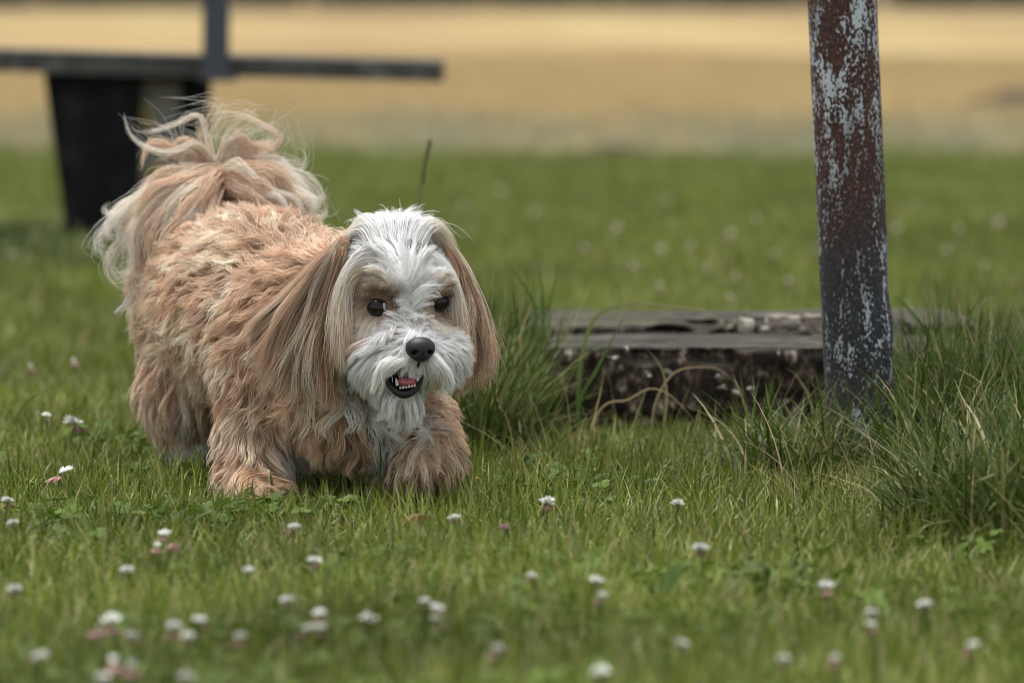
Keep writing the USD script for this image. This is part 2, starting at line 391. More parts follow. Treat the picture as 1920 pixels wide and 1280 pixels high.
# ------------------------------------------------------------------ the dog
# joints as (pixel x, pixel y, depth, radius), read off the photograph and put at their depths in the place
LIMBS = {
    'torso': [[(410, 545, 5.25, .070), (500, 590, 5.08, .076), (600, 680, 4.95, .074), (655, 740, 4.88, .050)]],
    'neck': [[(600, 610, 4.94, .062), (715, 570, 4.86, .046)]],
    'head': [[(735, 548, 4.83, .046), (740, 590, 4.82, .042)], [(695, 630, 4.82, .034), (745, 640, 4.81, .036), (800, 635, 4.83, .031)],
             [(710, 540, 4.795, .013), (745, 520, 4.79, .018), (820, 534, 4.80, .013)]],
    'muzzle': [[(758, 610, 4.80, .022), (783, 660, 4.762, .0155)], [(728, 670, 4.79, .023), (768, 678, 4.766, .014)], [(822, 664, 4.80, .019), (797, 676, 4.768, .013)]],
    'jaw': [[(745, 705, 4.81, .020), (757, 741, 4.778, .011)]],
    'front_leg': [[(505, 740, 4.94, .040), (484, 820, 4.92, .029), (474, 890, 4.90, .0235), (476, 926, 4.885, .024)], [(476, 926, 4.885, .020), (500, 938, 4.86, .017)]],
    'front_leg_2': [[(735, 740, 4.94, .038), (778, 800, 4.93, .029), (803, 862, 4.87, .024)], [(803, 862, 4.87, .021), (752, 912, 4.90, .019)]],
    'rear_leg': [[(385, 640, 5.2, .056), (352, 735, 5.17, .038), (354, 815, 5.23, .021), (364, 848, 5.2, .020)], [(364, 850, 5.2, .016), (376, 860, 5.165, .014)]],
    'rear_leg_2': [[(520, 640, 5.22, .055), (520, 740, 5.2, .036), (500, 815, 5.26, .020), (508, 850, 5.22, .019)]],
    'tail': [[(425, 440, 5.27, .028), (402, 372, 5.27, .017), (398, 338, 5.25, .011), (412, 318, 5.23, .008)]],
    'ear': [[(630, 490, 4.865, .014), (570, 590, 4.865, .015), (560, 690, 4.855, .010)]],
    'ear_2': [[(838, 490, 4.875, .012), (868, 590, 4.87, .013), (876, 670, 4.86, .009)]],
}
KINDS = list(LIMBS)
CAPS = []
for k, chains in LIMBS.items():
    for ch in chains:
        P_ = [at(a, b, c) for a, b, c, _ in ch]
        for i in range(len(ch) - 1):
            CAPS.append((KINDS.index(k), P_[i], P_[i + 1], ch[i][3], ch[i + 1][3]))


def cap_sdf(p, a, b, ra, rb):
    ab = b - a
    t = np.clip((p - a) @ ab / (ab @ ab), 0, 1)
    return np.linalg.norm(p - a - t[..., None] * ab, axis=-1) - (ra + (rb - ra) * t)


GV = .0036
lo, hi = np.array([-.44, 4.66, -.02]), np.array([.02, 5.42, .32])
axes = [np.arange(lo[k], hi[k], GV) for k in range(3)]
GP = np.stack(np.meshgrid(*axes, indexing='ij'), -1).astype(np.float32)
SD = np.full(GP.shape[:3], 1., np.float32)
for kind, a, b, ra, rb in CAPS:
    d = cap_sdf(GP, a.astype(np.float32), b.astype(np.float32), ra, rb)
    kk = .016 if KINDS[kind] in ('torso', 'neck') else .009
    h = np.clip(.5 + .5 * (SD - d) / kk, 0, 1)
    SD = SD + (d - SD) * h - kk * h * (1 - h)
GRAD = np.stack(np.gradient(ndimage.gaussian_filter(SD, 1.2), GV), 0)


def sdf(p):
    return ndimage.map_coordinates(SD, ((p - lo) / GV).reshape(-1, 3).T, order=1, mode='nearest').reshape(p.shape[:-1])


def nrm(p):
    c = ((p - lo) / GV).reshape(-1, 3).T
    return unit(np.stack([ndimage.map_coordinates(GRAD[k], c, order=1, mode='nearest') for k in range(3)], -1).reshape(p.shape))


def surface_nets(S, lo, g):
    s = S < 0
    nx, ny, nz = S.shape
    corner = [(i, j, k) for i in (0, 1) for j in (0, 1) for k in (0, 1)]
    sl = lambda o: tuple(slice(o[a], S.shape[a] - 1 + o[a]) for a in range(3))
    cnt = sum(s[sl(c)].astype(int) for c in corner)
    act = (cnt > 0) & (cnt < 8)
    idx = np.argwhere(act)
    acc, num = np.zeros((len(idx), 3)), np.zeros(len(idx))
    for c in corner:
        for a in range(3):
            if c[a] == 0:
                e = list(c); e[a] = 1
                v0, v1 = S[tuple((idx + c).T)], S[tuple((idx + e).T)]
                x = (v0 < 0) != (v1 < 0)
                t = np.where(x, v0 / np.where(v0 - v1 == 0, 1, v0 - v1), 0)
                q = np.array(c, float) + t[:, None] * (np.array(e) - np.array(c))
                acc[x] += q[x]; num += x
    vert = lo + (idx + acc / num[:, None]) * g
    vid = np.full(act.shape, -1); vid[tuple(idx.T)] = np.arange(len(idx))
    faces = []
    for a in range(3):
        b, c = (a + 1) % 3, (a + 2) % 3
        s0 = np.take(s, range(0, S.shape[a] - 1), a); s1 = np.take(s, range(1, S.shape[a]), a)
        for flip, m in ((False, s0 & ~s1), (True, ~s0 & s1)):
            e = np.argwhere(m)
            e = e[(e[:, b] > 0) & (e[:, c] > 0) & (e[:, b] < S.shape[b] - 1) & (e[:, c] < S.shape[c] - 1)]
            q = []
            for db, dc in ((-1, -1), (0, -1), (0, 0), (-1, 0)):
                w = e.copy(); w[:, b] += db; w[:, c] += dc
                q.append(vid[tuple(w.T)])
            q = np.stack(q[::-1] if flip else q, 1)
            faces.append(q)
    F = np.vstack(faces)
    return vert, F[(F >= 0).all(1)]


bv, bq = surface_nets(ndimage.gaussian_filter(SD, 1.0), lo, GV)
body = trimesh.Trimesh(bv, np.vstack([bq[:, [0, 1, 2]], bq[:, [0, 2, 3]]]), process=False)


def kind_at(p):
    best, who = np.full(len(p), 9.), np.zeros(len(p), int)
    for kind, a, b, ra, rb in CAPS:
        d = cap_sdf(p, a, b, ra, rb)
        m = d < best
        best[m] = d[m]; who[m] = kind
    return who


def hit(px, py, d0=4.6, d1=5.3):
    d = np.arange(d0, d1, .0005)
    p = at(np.full(len(d), px), np.full(len(d), py), d)
    return p[np.argmax(sdf(p) < 0)]


def spot(px, py, cx, cy, rx, ry=None, soft=.35):
    q = np.hypot((px - cx) / rx, (py - cy) / (ry or rx))
    return np.clip((1 + soft - q) / (2 * soft), 0, 1)


DOWN = np.array([0, 0, -1.])
TAILWARD = unit(at(410, 500, 5.25) - at(640, 640, 4.9))
C_TAN, C_LIGHT, C_RUST = np.array([.57, .398, .28]), np.array([.78, .625, .485]), np.array([.44, .26, .16])
C_WHITE, C_CREAM, C_DARK, C_EAR = np.array([.93, .92, .90]), np.array([.76, .66, .53]), np.array([.11, .050, .024]), np.array([.54, .37, .255])


def lerp(a, b, w):
    return a + (b - a) * np.asarray(w)[..., None]


def coat_colour(p, who, nv):
    """The dog's own markings at points of its skin."""
    px, py = pix(p)
    n1 = meshkit.fbm(p * 38, 3, 2); n2 = meshkit.fbm(p * 90, 2, 5)
    c = lerp(np.broadcast_to(C_TAN, p.shape), C_LIGHT, np.clip((n1 - .42) * 4.5, 0, 1))
    c = lerp(c, C_RUST, np.clip((n2 - .60) * 4, 0, .6))
    K = lambda *a: np.isin(who, [KINDS.index(x) for x in a])
    torso = K('torso', 'neck', 'rear_leg', 'front_leg', 'front_leg_2')
    c = lerp(c, C_CREAM, torso * np.clip((272 + (py - 500) * .16 - px) / 40, 0, 1) * .8 * (py < 720))              # pale fringe along the rump
    c = lerp(c, C_WHITE, torso * spot(px, py, 345, 780, 9, 50) * .8)
    c = lerp(c, C_WHITE, K('rear_leg', 'rear_leg_2') * np.clip((py - 822) / 20, 0, 1))                              # white hind feet
    c = lerp(c, C_WHITE, torso * np.maximum.reduce([spot(px, py, 560, 855, 42, 34), spot(px, py, 722, 800, 24, 46), spot(px, py, 795, 795, 13, 36), spot(px, py, 690, 745, 50, 28)]) * .9)
    head = K('head', 'muzzle', 'jaw')
    hc = lerp(np.broadcast_to(C_CREAM, p.shape), C_EAR * 1.25, np.clip((675 - px) / 60, 0, 1) * .75)
    hc = lerp(hc, C_EAR * 1.3, np.clip((px - 838) / 25, 0, 1) * .5)
    blaze = np.maximum.reduce([spot(px, py, 752, 455, 105, 95, .22), spot(px, py, 763, 580, 26, 70), spot(px, py, 770, 690, 120, 88, .25), spot(px, py, 730, 640, 60, 40)])
    hc = lerp(hc, C_WHITE, blaze)
    hc = lerp(hc, np.array([.50, .34, .17]), spot(px, py, 700, 530, 42, 22) * .45)
    brown = np.maximum.reduce([spot(px, py, 714, 568, 37, 31), spot(px, py, 825, 564, 27, 30)])
    hc = lerp(hc, np.array([.17, .088, .045]), brown * .88)
    hc = lerp(hc, np.array([.50, .23, .16]), spot(px, py, 690, 640, 15, 12) * .6)
    hc = lerp(hc, np.array([.26, .17, .08]), spot(px, py, 838, 715, 46, 26) * .7)                                    # stained corner of the mouth
    c = np.where(head[:, None], hc, c)
    tail = K('tail')
    c = np.where(tail[:, None], lerp(np.broadcast_to(C_TAN * 1.1, p.shape), C_CREAM, .2 * np.ones(len(p))), c)
    ear = K('ear', 'ear_2')
    c = np.where(ear[:, None], lerp(np.broadcast_to(C_EAR, p.shape), C_CREAM, np.clip((n2 - .5) * 2.2, 0, .6)), c)
    return c


def flow(p, who, nv):
    """The way the coat lies."""
    px, py = pix(p)
    K = lambda *a: np.isin(who, [KINDS.index(x) for x in a])[:, None]
    D = .55 * TAILWARD + .85 * DOWN + np.zeros_like(p)
    D = np.where(K('front_leg', 'front_leg_2', 'rear_leg', 'rear_leg_2'), DOWN + .1 * TAILWARD, D)
    stop, nose = at(765, 555, 4.77), at(788, 640, 4.735)
    lat = (px - 755) / 100
    up = unit(p - stop) + DOWN * (np.abs(lat)[:, None] * .9)
    D = np.where(K('head', 'neck') & (np.hypot(px - 755, py - 560) < 330)[:, None], np.where(K('neck'), D, up), D)
    muz = unit(p - nose) * 1.0 + RT * np.sign(px - 782)[:, None] * .35 + DOWN * np.clip((py - 600) / 60, .0, 1.3)[:, None]
    D = np.where(K('muzzle', 'jaw') | (K('head') & ((py > 612) & (px > 640))[:, None]), muz, D)
    D = np.where(K('jaw'), DOWN + .2 * RT * np.sign(px - 760)[:, None], D)
    for (ex, ey) in ((709, 577), (822, 567)):
        e = at(ex, ey, 4.785)
        D = np.where(K('head', 'muzzle'), lerp(unit(D), unit(p - e), spot(px, py, ex, ey, 52, 46, .35)), D)
    D = np.where(K('ear', 'ear_2'), DOWN, D)
    D = D - nv * np.sum(D * nv, 1, keepdims=True)
    return unit(D)


def guides(root, nv, L, K, rng, lift, thick, wave, freq, chaos, grav, seed=0):
    """Lock centre lines grown from the skin: combed, curling, and kept outside the body."""
    n = len(root)
    who = kind_at(root)
    D = flow(root, who, nv)
    ph, ph2 = meshkit.fbm(root * 60, 2, seed + 3) * 14, rng.uniform(0, 6.28, n)
    nz = np.stack([meshkit.fbm(root * 45 + 7 * k, 2, seed + 20 + k) - .5 for k in range(3)], 1) * 2
    D = unit(D + chaos[:, None] * nz)
    p = root.copy(); out = [p.copy()]
    ds = (L / (K - 1))[:, None]
    lag = unit(D + nv * lift[:, None])
    for i in range(1, K):
        t = i / (K - 1)
        N = nrm(p)
        S = np.cross(D, N)
        w = wave[:, None] * (S * np.sin(freq[:, None] * 6.283 * t + ph[:, None]) + .7 * N * np.cos(freq[:, None] * 6.283 * t + ph2[:, None]))
        d = unit(lag * (1 - t) * .7 + D * (.3 + .7 * t) + w + DOWN * (grav[:, None] * t))
        p = p + d * ds
        s = sdf(p)
        o = thick * (1 - (1 - t) ** 2)
        p = p + np.where((s < o)[:, None], N * (o - s)[:, None] * .8, 0)
        out.append(p.copy())
    return np.stack(out, 1)


def strands(roots, groots, G, rng, clump, frizz, short=(.7, 1.0), tree_p=None):
    """Single hairs round lock centre lines."""
    n, K = len(roots), G.shape[1]
    _, own = cKDTree(groots).query(roots + rng.normal(0, .0012, roots.shape))
    g = G[own]
    t = np.linspace(0, 1, K)
    sc = rng.uniform(*short, n)
    # shorten along the guide
    x = np.clip(sc[:, None] * t[None] * (K - 1), 0, K - 1.001)
    i0 = x.astype(int); fr = (x - i0)[..., None]
    r = np.arange(n)[:, None]
    gs = g[r, i0] * (1 - fr) + g[r, i0 + 1] * fr
    off = (roots - groots[own])[:, None] * (1 - clump[own][:, None, None] * (t[None, :, None] ** .8))
    e1 = rng.normal(0, 1, (n, 1, 3)); e2 = rng.normal(0, 1, (n, 1, 3))
    jit = frizz * (e1 * t[None, :, None] ** 1.5 + .5 * e2 * np.sin(t * 6.0)[None, :, None] * t[None, :, None])
    P = gs + off + jit
    P[:, 0] -= nrm(roots) * .002
    return P, own


def sample(rng, n, weight):
    tri = body.triangles
    a = body.area_faces * weight
    f = rng.choice(len(a), n, p=a / a.sum())
    u = rng.random((n, 2)); fl = u.sum(1) > 1; u[fl] = 1 - u[fl]
    T = tri[f]
    return T[:, 0] + u[:, :1] * (T[:, 1] - T[:, 0]) + u[:, 1:] * (T[:, 2] - T[:, 0])


DOG_AT = np.array([-.20, 5.05, 0.])
dog = thing('dog', 'small shaggy apricot and white long-haired dog with open mouth walking through the grass', 'dog', loc=DOG_AT)
rng = np.random.default_rng(5)
who_v = kind_at(np.array(body.vertices))
skin_c = coat_colour(np.array(body.vertices), who_v, None) * .8
px_, py_ = pix(np.array(body.vertices))
obj('body', (np.array(body.vertices), np.array(body.faces)), M_SKIN, dog, smooth=True, tint=skin_c, origin=DOG_AT)

ctr = body.triangles_center; fwho = kind_at(ctr); fn = body.face_normals
toward = unit(CAM - ctr)
facing = np.einsum('ij,ij->i', fn, toward)
vis = np.where(facing > -.35, 1., .25)
cpx, cpy = pix(ctr)
KI = {k: i for i, k in enumerate(KINDS)}
is_in = lambda who, *a: np.isin(who, [KI[x] for x in a])
EYE_A, EYE_B, NOSE = (709, 577), (822, 567), (787, 656)
# bare places: eyes, nose, open mouth
bare = np.maximum.reduce([spot(cpx, cpy, EYE_A[0], EYE_A[1] + 1, 24, 17, .1), spot(cpx, cpy, EYE_B[0], EYE_B[1] + 1, 22, 17, .1), spot(cpx, cpy, *NOSE, 24, 22, .1), spot(cpx, cpy, 757, 712, 32, 26, .1)]) * (facing > 0) * is_in(fwho, 'head', 'muzzle', 'jaw')


def coat(name, weight, n, ng, K, length, lift, thick, wave, freq, chaos, grav, clump, frizz, width, tip, short=(.7, 1.), seed=0, cvar=.16):
    rg = np.random.default_rng(1000 + seed)
    groot = sample(rg, ng, weight); gn = nrm(groot); gw = kind_at(groot)
    val = lambda x: x(groot, gw) if callable(x) else np.full(ng, float(x))
    G = guides(groot, gn, val(length) * rg.uniform(.8, 1.2, ng), K, rg, val(lift), val(thick), val(wave), val(freq), val(chaos), val(grav), seed)
    roots = sample(rg, n, weight)
    P, own = strands(roots, groot, G, rg, np.clip(rg.normal(clump, .12, ng), .2, .97), frizz, short)
    c = coat_colour(roots, kind_at(roots), None)
    c = c * (1 + rg.normal(0, cvar * 1.1, (ng, 1)))[own] * (1 + rg.normal(0, cvar, (n, 1)))
    t = np.linspace(0, 1, K)
    col = c[:, None] * (1 + (tip - 1) * t[None, :, None] ** 1.5)
    W = width * rg.uniform(.7, 1.25, (n, 1)) * (np.clip(1.05 - t, 0, 1) ** .5)[None] + .00006
    return curves(name, P, W, np.clip(col, .005, .9), M_HAIR, dog, DOG_AT)


Q = 1.0
w_body = vis * is_in(fwho, 'torso', 'neck', 'tail') * np.where(is_in(fwho, 'tail'), .6, 1)
coat('coat', w_body, int(38000 * Q), 2500, 8,
     lambda p, w: .036 + .012 * (meshkit.noise(p * 30, 3) - .5), .75, .015, .85, lambda p, w: .8 + .6 * meshkit.noise(p * 25, 8), .85, .15, .80, .0021, .00058, 1.26, seed=1)
w_leg = vis * is_in(fwho, 'front_leg', 'front_leg_2', 'rear_leg', 'rear_leg_2')
def leg_len(p, w):
    px, py = pix(p)
    L = np.where(p[:, 2] < .03, .016, .033)
    L = np.where(is_in(w, 'rear_leg', 'rear_leg_2') & (py > 770), .014, L)
    return np.where(is_in(w, 'front_leg_2'), np.minimum(L, .024), L)


coat('leg_hair', w_leg, int(15000 * Q), 1100, 7, leg_len, .5, .010, .42, 1.0, .28, .35, .70, .0013, .00060, 1.15, seed=2)
w_head = vis * is_in(fwho, 'head') * (1 - bare) * 1.0


def head_len(p, w):
    px, py = pix(p)
    near_eye = np.maximum(spot(px, py, EYE_A[0], EYE_A[1] - 6, 54, 52, .3), spot(px, py, EYE_B[0], EYE_B[1] - 6, 52, 52, .3))
    L = np.where(near_eye > .02, .034 - .029 * near_eye, .036)
    return np.where((py > 600) & (px > 640), np.minimum(L, .017), L)


coat('head_hair', w_head, int(13000 * Q), 800, 8, head_len, .32, lambda p, w: np.where(head_len(p, w) < .03, .003, .009), .16, .8, .10, .35, .72, .0011, .00046, 1.05, seed=3, cvar=.11)


def muz_len(p, w):
    px, py = pix(p)
    far = np.hypot(px - 787, py - 652)
    return np.clip(.007 + (far - 20) * .00030, .006, .024)


w_muz = vis * is_in(fwho, 'muzzle', 'jaw') * (1 - bare)
coat('muzzle_hair', w_muz, int(11000 * Q), 700, 8, muz_len, .35, lambda p, w: np.clip(muz_len(p, w) * .45, .001, .011), .14, .8, .10, .5, .66, .0011, .00044, 1.03, seed=4, cvar=.10)


# locks drawn one by one: ears, plumed tail, topknot, brows
def lock_set(name, locks, seed, K=12, parent=None):
    """locks: (control points in the place, hairs, root radius, tip radius, root colour, tip colour, hair width)."""
    rg = np.random.default_rng(2000 + seed)
    PP, CC, WW = [], [], []
    t = np.linspace(0, 1, K)
    for ctrl, n, r0, r1, c0, c1, wd in locks:
        n = max(4, int(n * Q))
        g = catmull(ctrl, 30)
        sc = rg.uniform(.72, 1, n)
        x = sc[:, None] * t[None] * 28.99
        i0 = x.astype(int); fr = (x - i0)[..., None]
        P = g[i0] * (1 - fr) + g[np.minimum(i0 + 1, 29)] * fr
        o = rg.normal(0, 1, (n, 1, 3)); o /= np.maximum(1, np.linalg.norm(o, axis=2, keepdims=True) / 1.6)
        P = P + o * (r0 + (r1 - r0) * t)[None, :, None]
        e = rg.normal(0, 1, (n, 1, 3)) * (np.linalg.norm(g[-1] - g[0]) * (.035 if n > 12 else .08) * (.3 if r1 < .00125 else 1))
        P = P + e * (t ** 2)[None, :, None] + rg.normal(0, .0011, (n, 1, 3)) * np.sin(t * 7 + rg.uniform(0, 6, (n, 1)))[..., None] * t[None, :, None]
        fly = rg.random(n) < .04
        P[fly] += rg.normal(0, .006, (fly.sum(), 1, 3)) * (t ** 1.5)[None, :, None]
        c = lerp(np.asarray(c0) + np.zeros((K, 3)), np.asarray(c1), t ** 1.2)[None] * (1 + rg.normal(0, .15, (n, 1, 1)))
        PP.append(P); CC.append(c); WW.append(wd * rg.uniform(.7, 1.2, (n, 1)) * (np.clip(1.04 - t, 0, 1) ** .5)[None] + .00005)
    return curves(name, np.vstack(PP), np.vstack(WW), np.clip(np.vstack(CC), .005, .9), M_HAIR, parent or dog, DOG_AT)


def L3(*pts):
    return [at(*p) for p in pts]


def ear_locks(rows, n, seed, w, depth_in):
    """Locks between neighbouring hand-laid ones."""
    rg = np.random.default_rng(seed)
    rows = np.array(rows, float)                                     # (rows, points, 3)
    out = []
    for _ in range(n):
        s = rg.uniform(0, len(rows) - 1); i = min(int(s), len(rows) - 2); fr = s - i
        c = rows[i] * (1 - fr) + rows[i + 1] * fr
        deep = rg.random() ** 1.3
        c = c + np.array([0, 0, depth_in * deep])
        c[-1, :2] = c[-2, :2] + (c[-1, :2] - c[-2, :2]) * rg.uniform(.35, 1.2)
        amp = rg.normal(0, 4, len(c)) * np.linspace(.2, 1, len(c)) + rg.uniform(5, 14) * np.sin(rg.uniform(0, 6.28) + np.arange(len(c)) * rg.uniform(1.6, 2.6)) * np.linspace(.2, 1, len(c))
        c[:, 0] += amp
        tone = rg.choice(4, p=[.36, .26, .18, .20])
        c0 = [C_EAR, C_EAR * 1.35, C_CREAM * .85, C_EAR * .5][tone] * rg.uniform(.85, 1.15)
        c1 = [C_EAR * 1.25, C_CREAM * .85, C_CREAM * 1.05, C_EAR * .65][tone]
        out.append((at(c[:, 0], c[:, 1], c[:, 2]), w, .0034, rg.uniform(.0006, .0018), c0, c1, .00044))
    return out


EAR_ROWS = [
    [(650, 452, 4.815), (598, 490, 4.815), (535, 550, 4.82), (478, 600, 4.825), (448, 628, 4.83)],
    [(642, 458, 4.81), (590, 510, 4.81), (535, 590, 4.81), (500, 660, 4.81), (482, 712, 4.815)],
    [(638, 464, 4.805), (598, 530, 4.803), (560, 620, 4.80), (532, 690, 4.80), (520, 742, 4.80)],
    [(638, 470, 4.80), (610, 550, 4.797), (582, 640, 4.795), (572, 710, 4.795), (575, 758, 4.795)],
    [(640, 476, 4.797), (620, 560, 4.79), (604, 640, 4.788), (604, 720, 4.787), (622, 775, 4.785)]]
lock_set('ear_hair', ear_locks(EAR_ROWS, 84, 1, 85, .035), 1)
EAR_ROWS2 = [
    [(818, 440, 4.84), (850, 500, 4.84), (862, 580, 4.835), (850, 660, 4.83), (842, 735, 4.83)],
    [(822, 442, 4.845), (860, 510, 4.845), (882, 590, 4.84), (880, 670, 4.84), (872, 738, 4.84)],
    [(826, 446, 4.85), (868, 505, 4.85), (898, 590, 4.85), (908, 660, 4.85), (900, 724, 4.85)],
    [(828, 452, 4.86), (870, 505, 4.86), (903, 590, 4.86), (915, 650, 4.86), (914, 705, 4.86)]]
lock_set('ear_hair', ear_locks(EAR_ROWS2, 44, 2, 85, .025), 2)

TW, TC, TT = np.array([.88, .82, .74]), C_CREAM, C_TAN * 1.15
tail_locks = [
    # wisps against the bench and the field
    (L3((420, 350, 5.24), (395, 300, 5.23), (365, 268, 5.22), (320, 285, 5.21), (270, 275, 5.2), (243, 250, 5.2), (232, 212, 5.2)), 46, .0034, .0006, TC, TW, .00034),
    (L3((410, 350, 5.25), (385, 250, 5.24), (372, 215, 5.23), (330, 232, 5.22), (290, 245, 5.21), (255, 245, 5.2), (237, 225, 5.2)), 26, .0030, .0005, TC, TW, .00032),
    (L3((405, 360, 5.25), (382, 320, 5.24), (376, 260, 5.23), (370, 212, 5.23)), 40, .0034, .0012, TT, TC, .00034),
    (L3((430, 345, 5.25), (470, 310, 5.24), (500, 285, 5.24), (528, 262, 5.24), (505, 240, 5.24), (450, 215, 5.24), (395, 208, 5.24)), 34, .0034, .0008, TT, TC, .00034),
    (L3((425, 345, 5.25), (460, 300, 5.25), (495, 270, 5.25), (532, 262, 5.25)), 60, .0042, .0014, TT, C_LIGHT, .0004),
    (L3((435, 335, 5.25), (444, 300, 5.25), (440, 262, 5.24), (446, 240, 5.24), (452, 250, 5.24)), 45, .003, .0012, TT, C_LIGHT, .0004),
    (L3((470, 320, 5.26), (530, 300, 5.25), (565, 310, 5.25), (572, 280, 5.25), (550, 262, 5.25)), 18, .004, .004, TC, TW, .00032),
    (L3((480, 330, 5.26), (540, 325, 5.25), (585, 345, 5.24), (603, 385, 5.24), (606, 398, 5.24)), 40, .005, .003, TC, TW, .0004),
    # curls in the middle of the swirl
    (L3((415, 330, 5.22), (385, 345, 5.2), (366, 370, 5.19), (378, 395, 5.18), (420, 402, 5.18), (450, 385, 5.19)), 150, .005, .003, TT, C_LIGHT, .0005),
    (L3((405, 335, 5.22), (370, 360, 5.2), (350, 400, 5.19), (345, 430, 5.18)), 150, .006, .003, TT * .9, C_LIGHT, .0005),
]
rg = np.random.default_rng(77)
FAN = [  # main lines of the plume, left side hanging over the rump, right side over the back
    [(405, 325, 5.235), (350, 330, 5.22), (295, 350, 5.21), (250, 375, 5.205), (195, 382, 5.2)],
    [(405, 325, 5.23), (345, 340, 5.21), (280, 370, 5.2), (235, 410, 5.195), (212, 440, 5.19)],
    [(405, 328, 5.225), (345, 355, 5.20), (290, 395, 5.185), (240, 440, 5.18), (222, 480, 5.18)],
    [(405, 332, 5.22), (352, 370, 5.19), (305, 415, 5.175), (265, 460, 5.17), (258, 500, 5.17)],
    [(405, 335, 5.215), (365, 380, 5.185), (325, 430, 5.17), (290, 480, 5.165), (278, 535, 5.165)],
    [(408, 340, 5.215), (378, 390, 5.185), (345, 440, 5.165), (315, 490, 5.16), (300, 545, 5.165)],
    [(410, 345, 5.215), (390, 390, 5.185), (365, 430, 5.165), (345, 470, 5.155), (335, 500, 5.155)]]
FAN2 = [
    [(415, 322, 5.24), (450, 318, 5.235), (500, 318, 5.23), (550, 335, 5.225), (580, 372, 5.22)],
    [(415, 326, 5.23), (460, 330, 5.22), (510, 340, 5.21), (555, 360, 5.205), (590, 392, 5.20)],
    [(415, 332, 5.225), (460, 345, 5.21), (505, 362, 5.195), (545, 385, 5.19), (570, 402, 5.185)],
    [(415, 340, 5.22), (445, 362, 5.20), (480, 380, 5.185), (510, 395, 5.18), (530, 408, 5.175)]]
for fan, count in ((FAN, 88), (FAN2, 48)):
    fan = np.array(fan, float)
    for _ in range(count):
        s = rg.uniform(0, len(fan) - 1); i = min(int(s), len(fan) - 2); fr = s - i
        c = fan[i] * (1 - fr) + fan[i + 1] * fr
        c = c + np.stack([rg.normal(0, 1, 5) * 9, rg.normal(0, 1, 5) * 9, np.full(5, .03 * rg.random() ** 1.5)], 1) * np.linspace(.3, 1, 5)[:, None]
        reach = rg.uniform(.62, 1.08)
        c[1:, :2] = c[0, :2] + (c[1:, :2] - c[0, :2]) * reach
        bow = rg.normal(0, 16)
        c[1:4, 0] += bow * np.array([.6, 1, .6]); c[1:4, 1] -= abs(bow) * np.array([.5, .8, .4])
        if rg.random() < .5:                   # a curl at the end
            d = c[-1] - c[-2]; turn = rg.choice([-1, 1])
            c = np.vstack([c, c[-1] + [.25 * d[0] + turn * .4 * d[1], .25 * d[1] - turn * .4 * d[0], 0], c[-1] + [-.1 * d[0] + turn * .6 * d[1], -.1 * d[1] - turn * .6 * d[0], -.004]])
        m = s / (len(fan) - 1)
        pale = rg.random() < (.62 - .5 * m)
        c0 = TC if pale else TT * rg.uniform(.8, 1.15)
        c1 = TW if pale else C_LIGHT * rg.uniform(.85, 1.15)
        tail_locks.append((at(c[:, 0], c[:, 1], c[:, 2]), 62, .0055, rg.uniform(.0008, .0022), c0, c1, .00045))
for _ in range(20):                                                  # short upright curls over the root
    s = rg.uniform(-1, 1); hgt = rg.uniform(30, 78)
    c = np.array([[408 + 14 * s, 338, 5.235], [404 + 50 * s, 322 - .35 * hgt, 5.235], [402 + 92 * s, 322 - .8 * hgt, 5.23], [400 + 132 * s, 330 - .95 * hgt + rg.normal(0, 6), 5.23], [400 + 150 * s, 345 - .7 * hgt + rg.normal(0, 10), 5.23]])
    tail_locks.append((at(c[:, 0], c[:, 1], c[:, 2]), 46, .0050, rg.uniform(.0008, .002), TT * rg.uniform(.85, 1.1), C_LIGHT if rg.random() < .6 else TW, .00040))
for _ in range(40):                                                  # single loose hairs
    a = rg.uniform(-2.9, .2); l = rg.uniform(90, 230)
    c = np.array([[405, 335, 5.23]]) + np.array([[0, 0, 0], [.4 * l * np.cos(a), .4 * l * np.sin(a), 0], [.75 * l * np.cos(a + .25), .75 * l * np.sin(a + .25), 0], [l * np.cos(a + rg.normal(0, .6)), l * np.sin(a + rg.normal(0, .6)), 0]])
    c[:, 1] = np.where(c[:, 1] < 190, 190 + (190 - c[:, 1]) * .3, c[:, 1])
    tail_locks.append((at(c[:, 0], c[:, 1], c[:, 2]), 4, .004, .003, TC, TW, .00026))
tail_locks += [(L3((250, 560, 5.2), (238, 572, 5.19), (222, 582, 5.19), (212, 592, 5.19)), 30, .004, .001, C_CREAM, C_WHITE, .0004)]
lock_set('tail_hair', tail_locks, 3, 11)

top = []
for _ in range(46):                                                  # topknot: up from the brow, falling to both sides
    s = rg.uniform(-1, 1)
    x0 = 745 + 42 * s
    c = [(x0, 452 + 10 * abs(s), 4.80), (x0 + 22 * s, 418 + 14 * s * s, 4.81), (x0 + 52 * s, 408 + 34 * s * s + rg.normal(0, 5), 4.825), (x0 + 84 * s, 420 + 66 * s * s + rg.normal(0, 8), 4.84)]
    top.append((L3(*c), 62, .005, .0022, C_WHITE, C_WHITE if abs(s) < .75 else C_CREAM, .00044))
for _ in range(16):
    s = rg.uniform(-1, 1)
    x0 = 745 + 50 * s
    c = [(x0, 432, 4.83), (x0 + 8 * s, 412, 4.835), (x0 + 18 * s + rg.normal(0, 6), 400 + 12 * abs(s) + rg.normal(0, 5), 4.84), (x0 + 30 * s + rg.normal(0, 12), 394 + 16 * abs(s) + rg.normal(0, 7), 4.845)]
    top.append((L3(*c), 22, .0035, .0012, C_WHITE, C_WHITE, .00038))
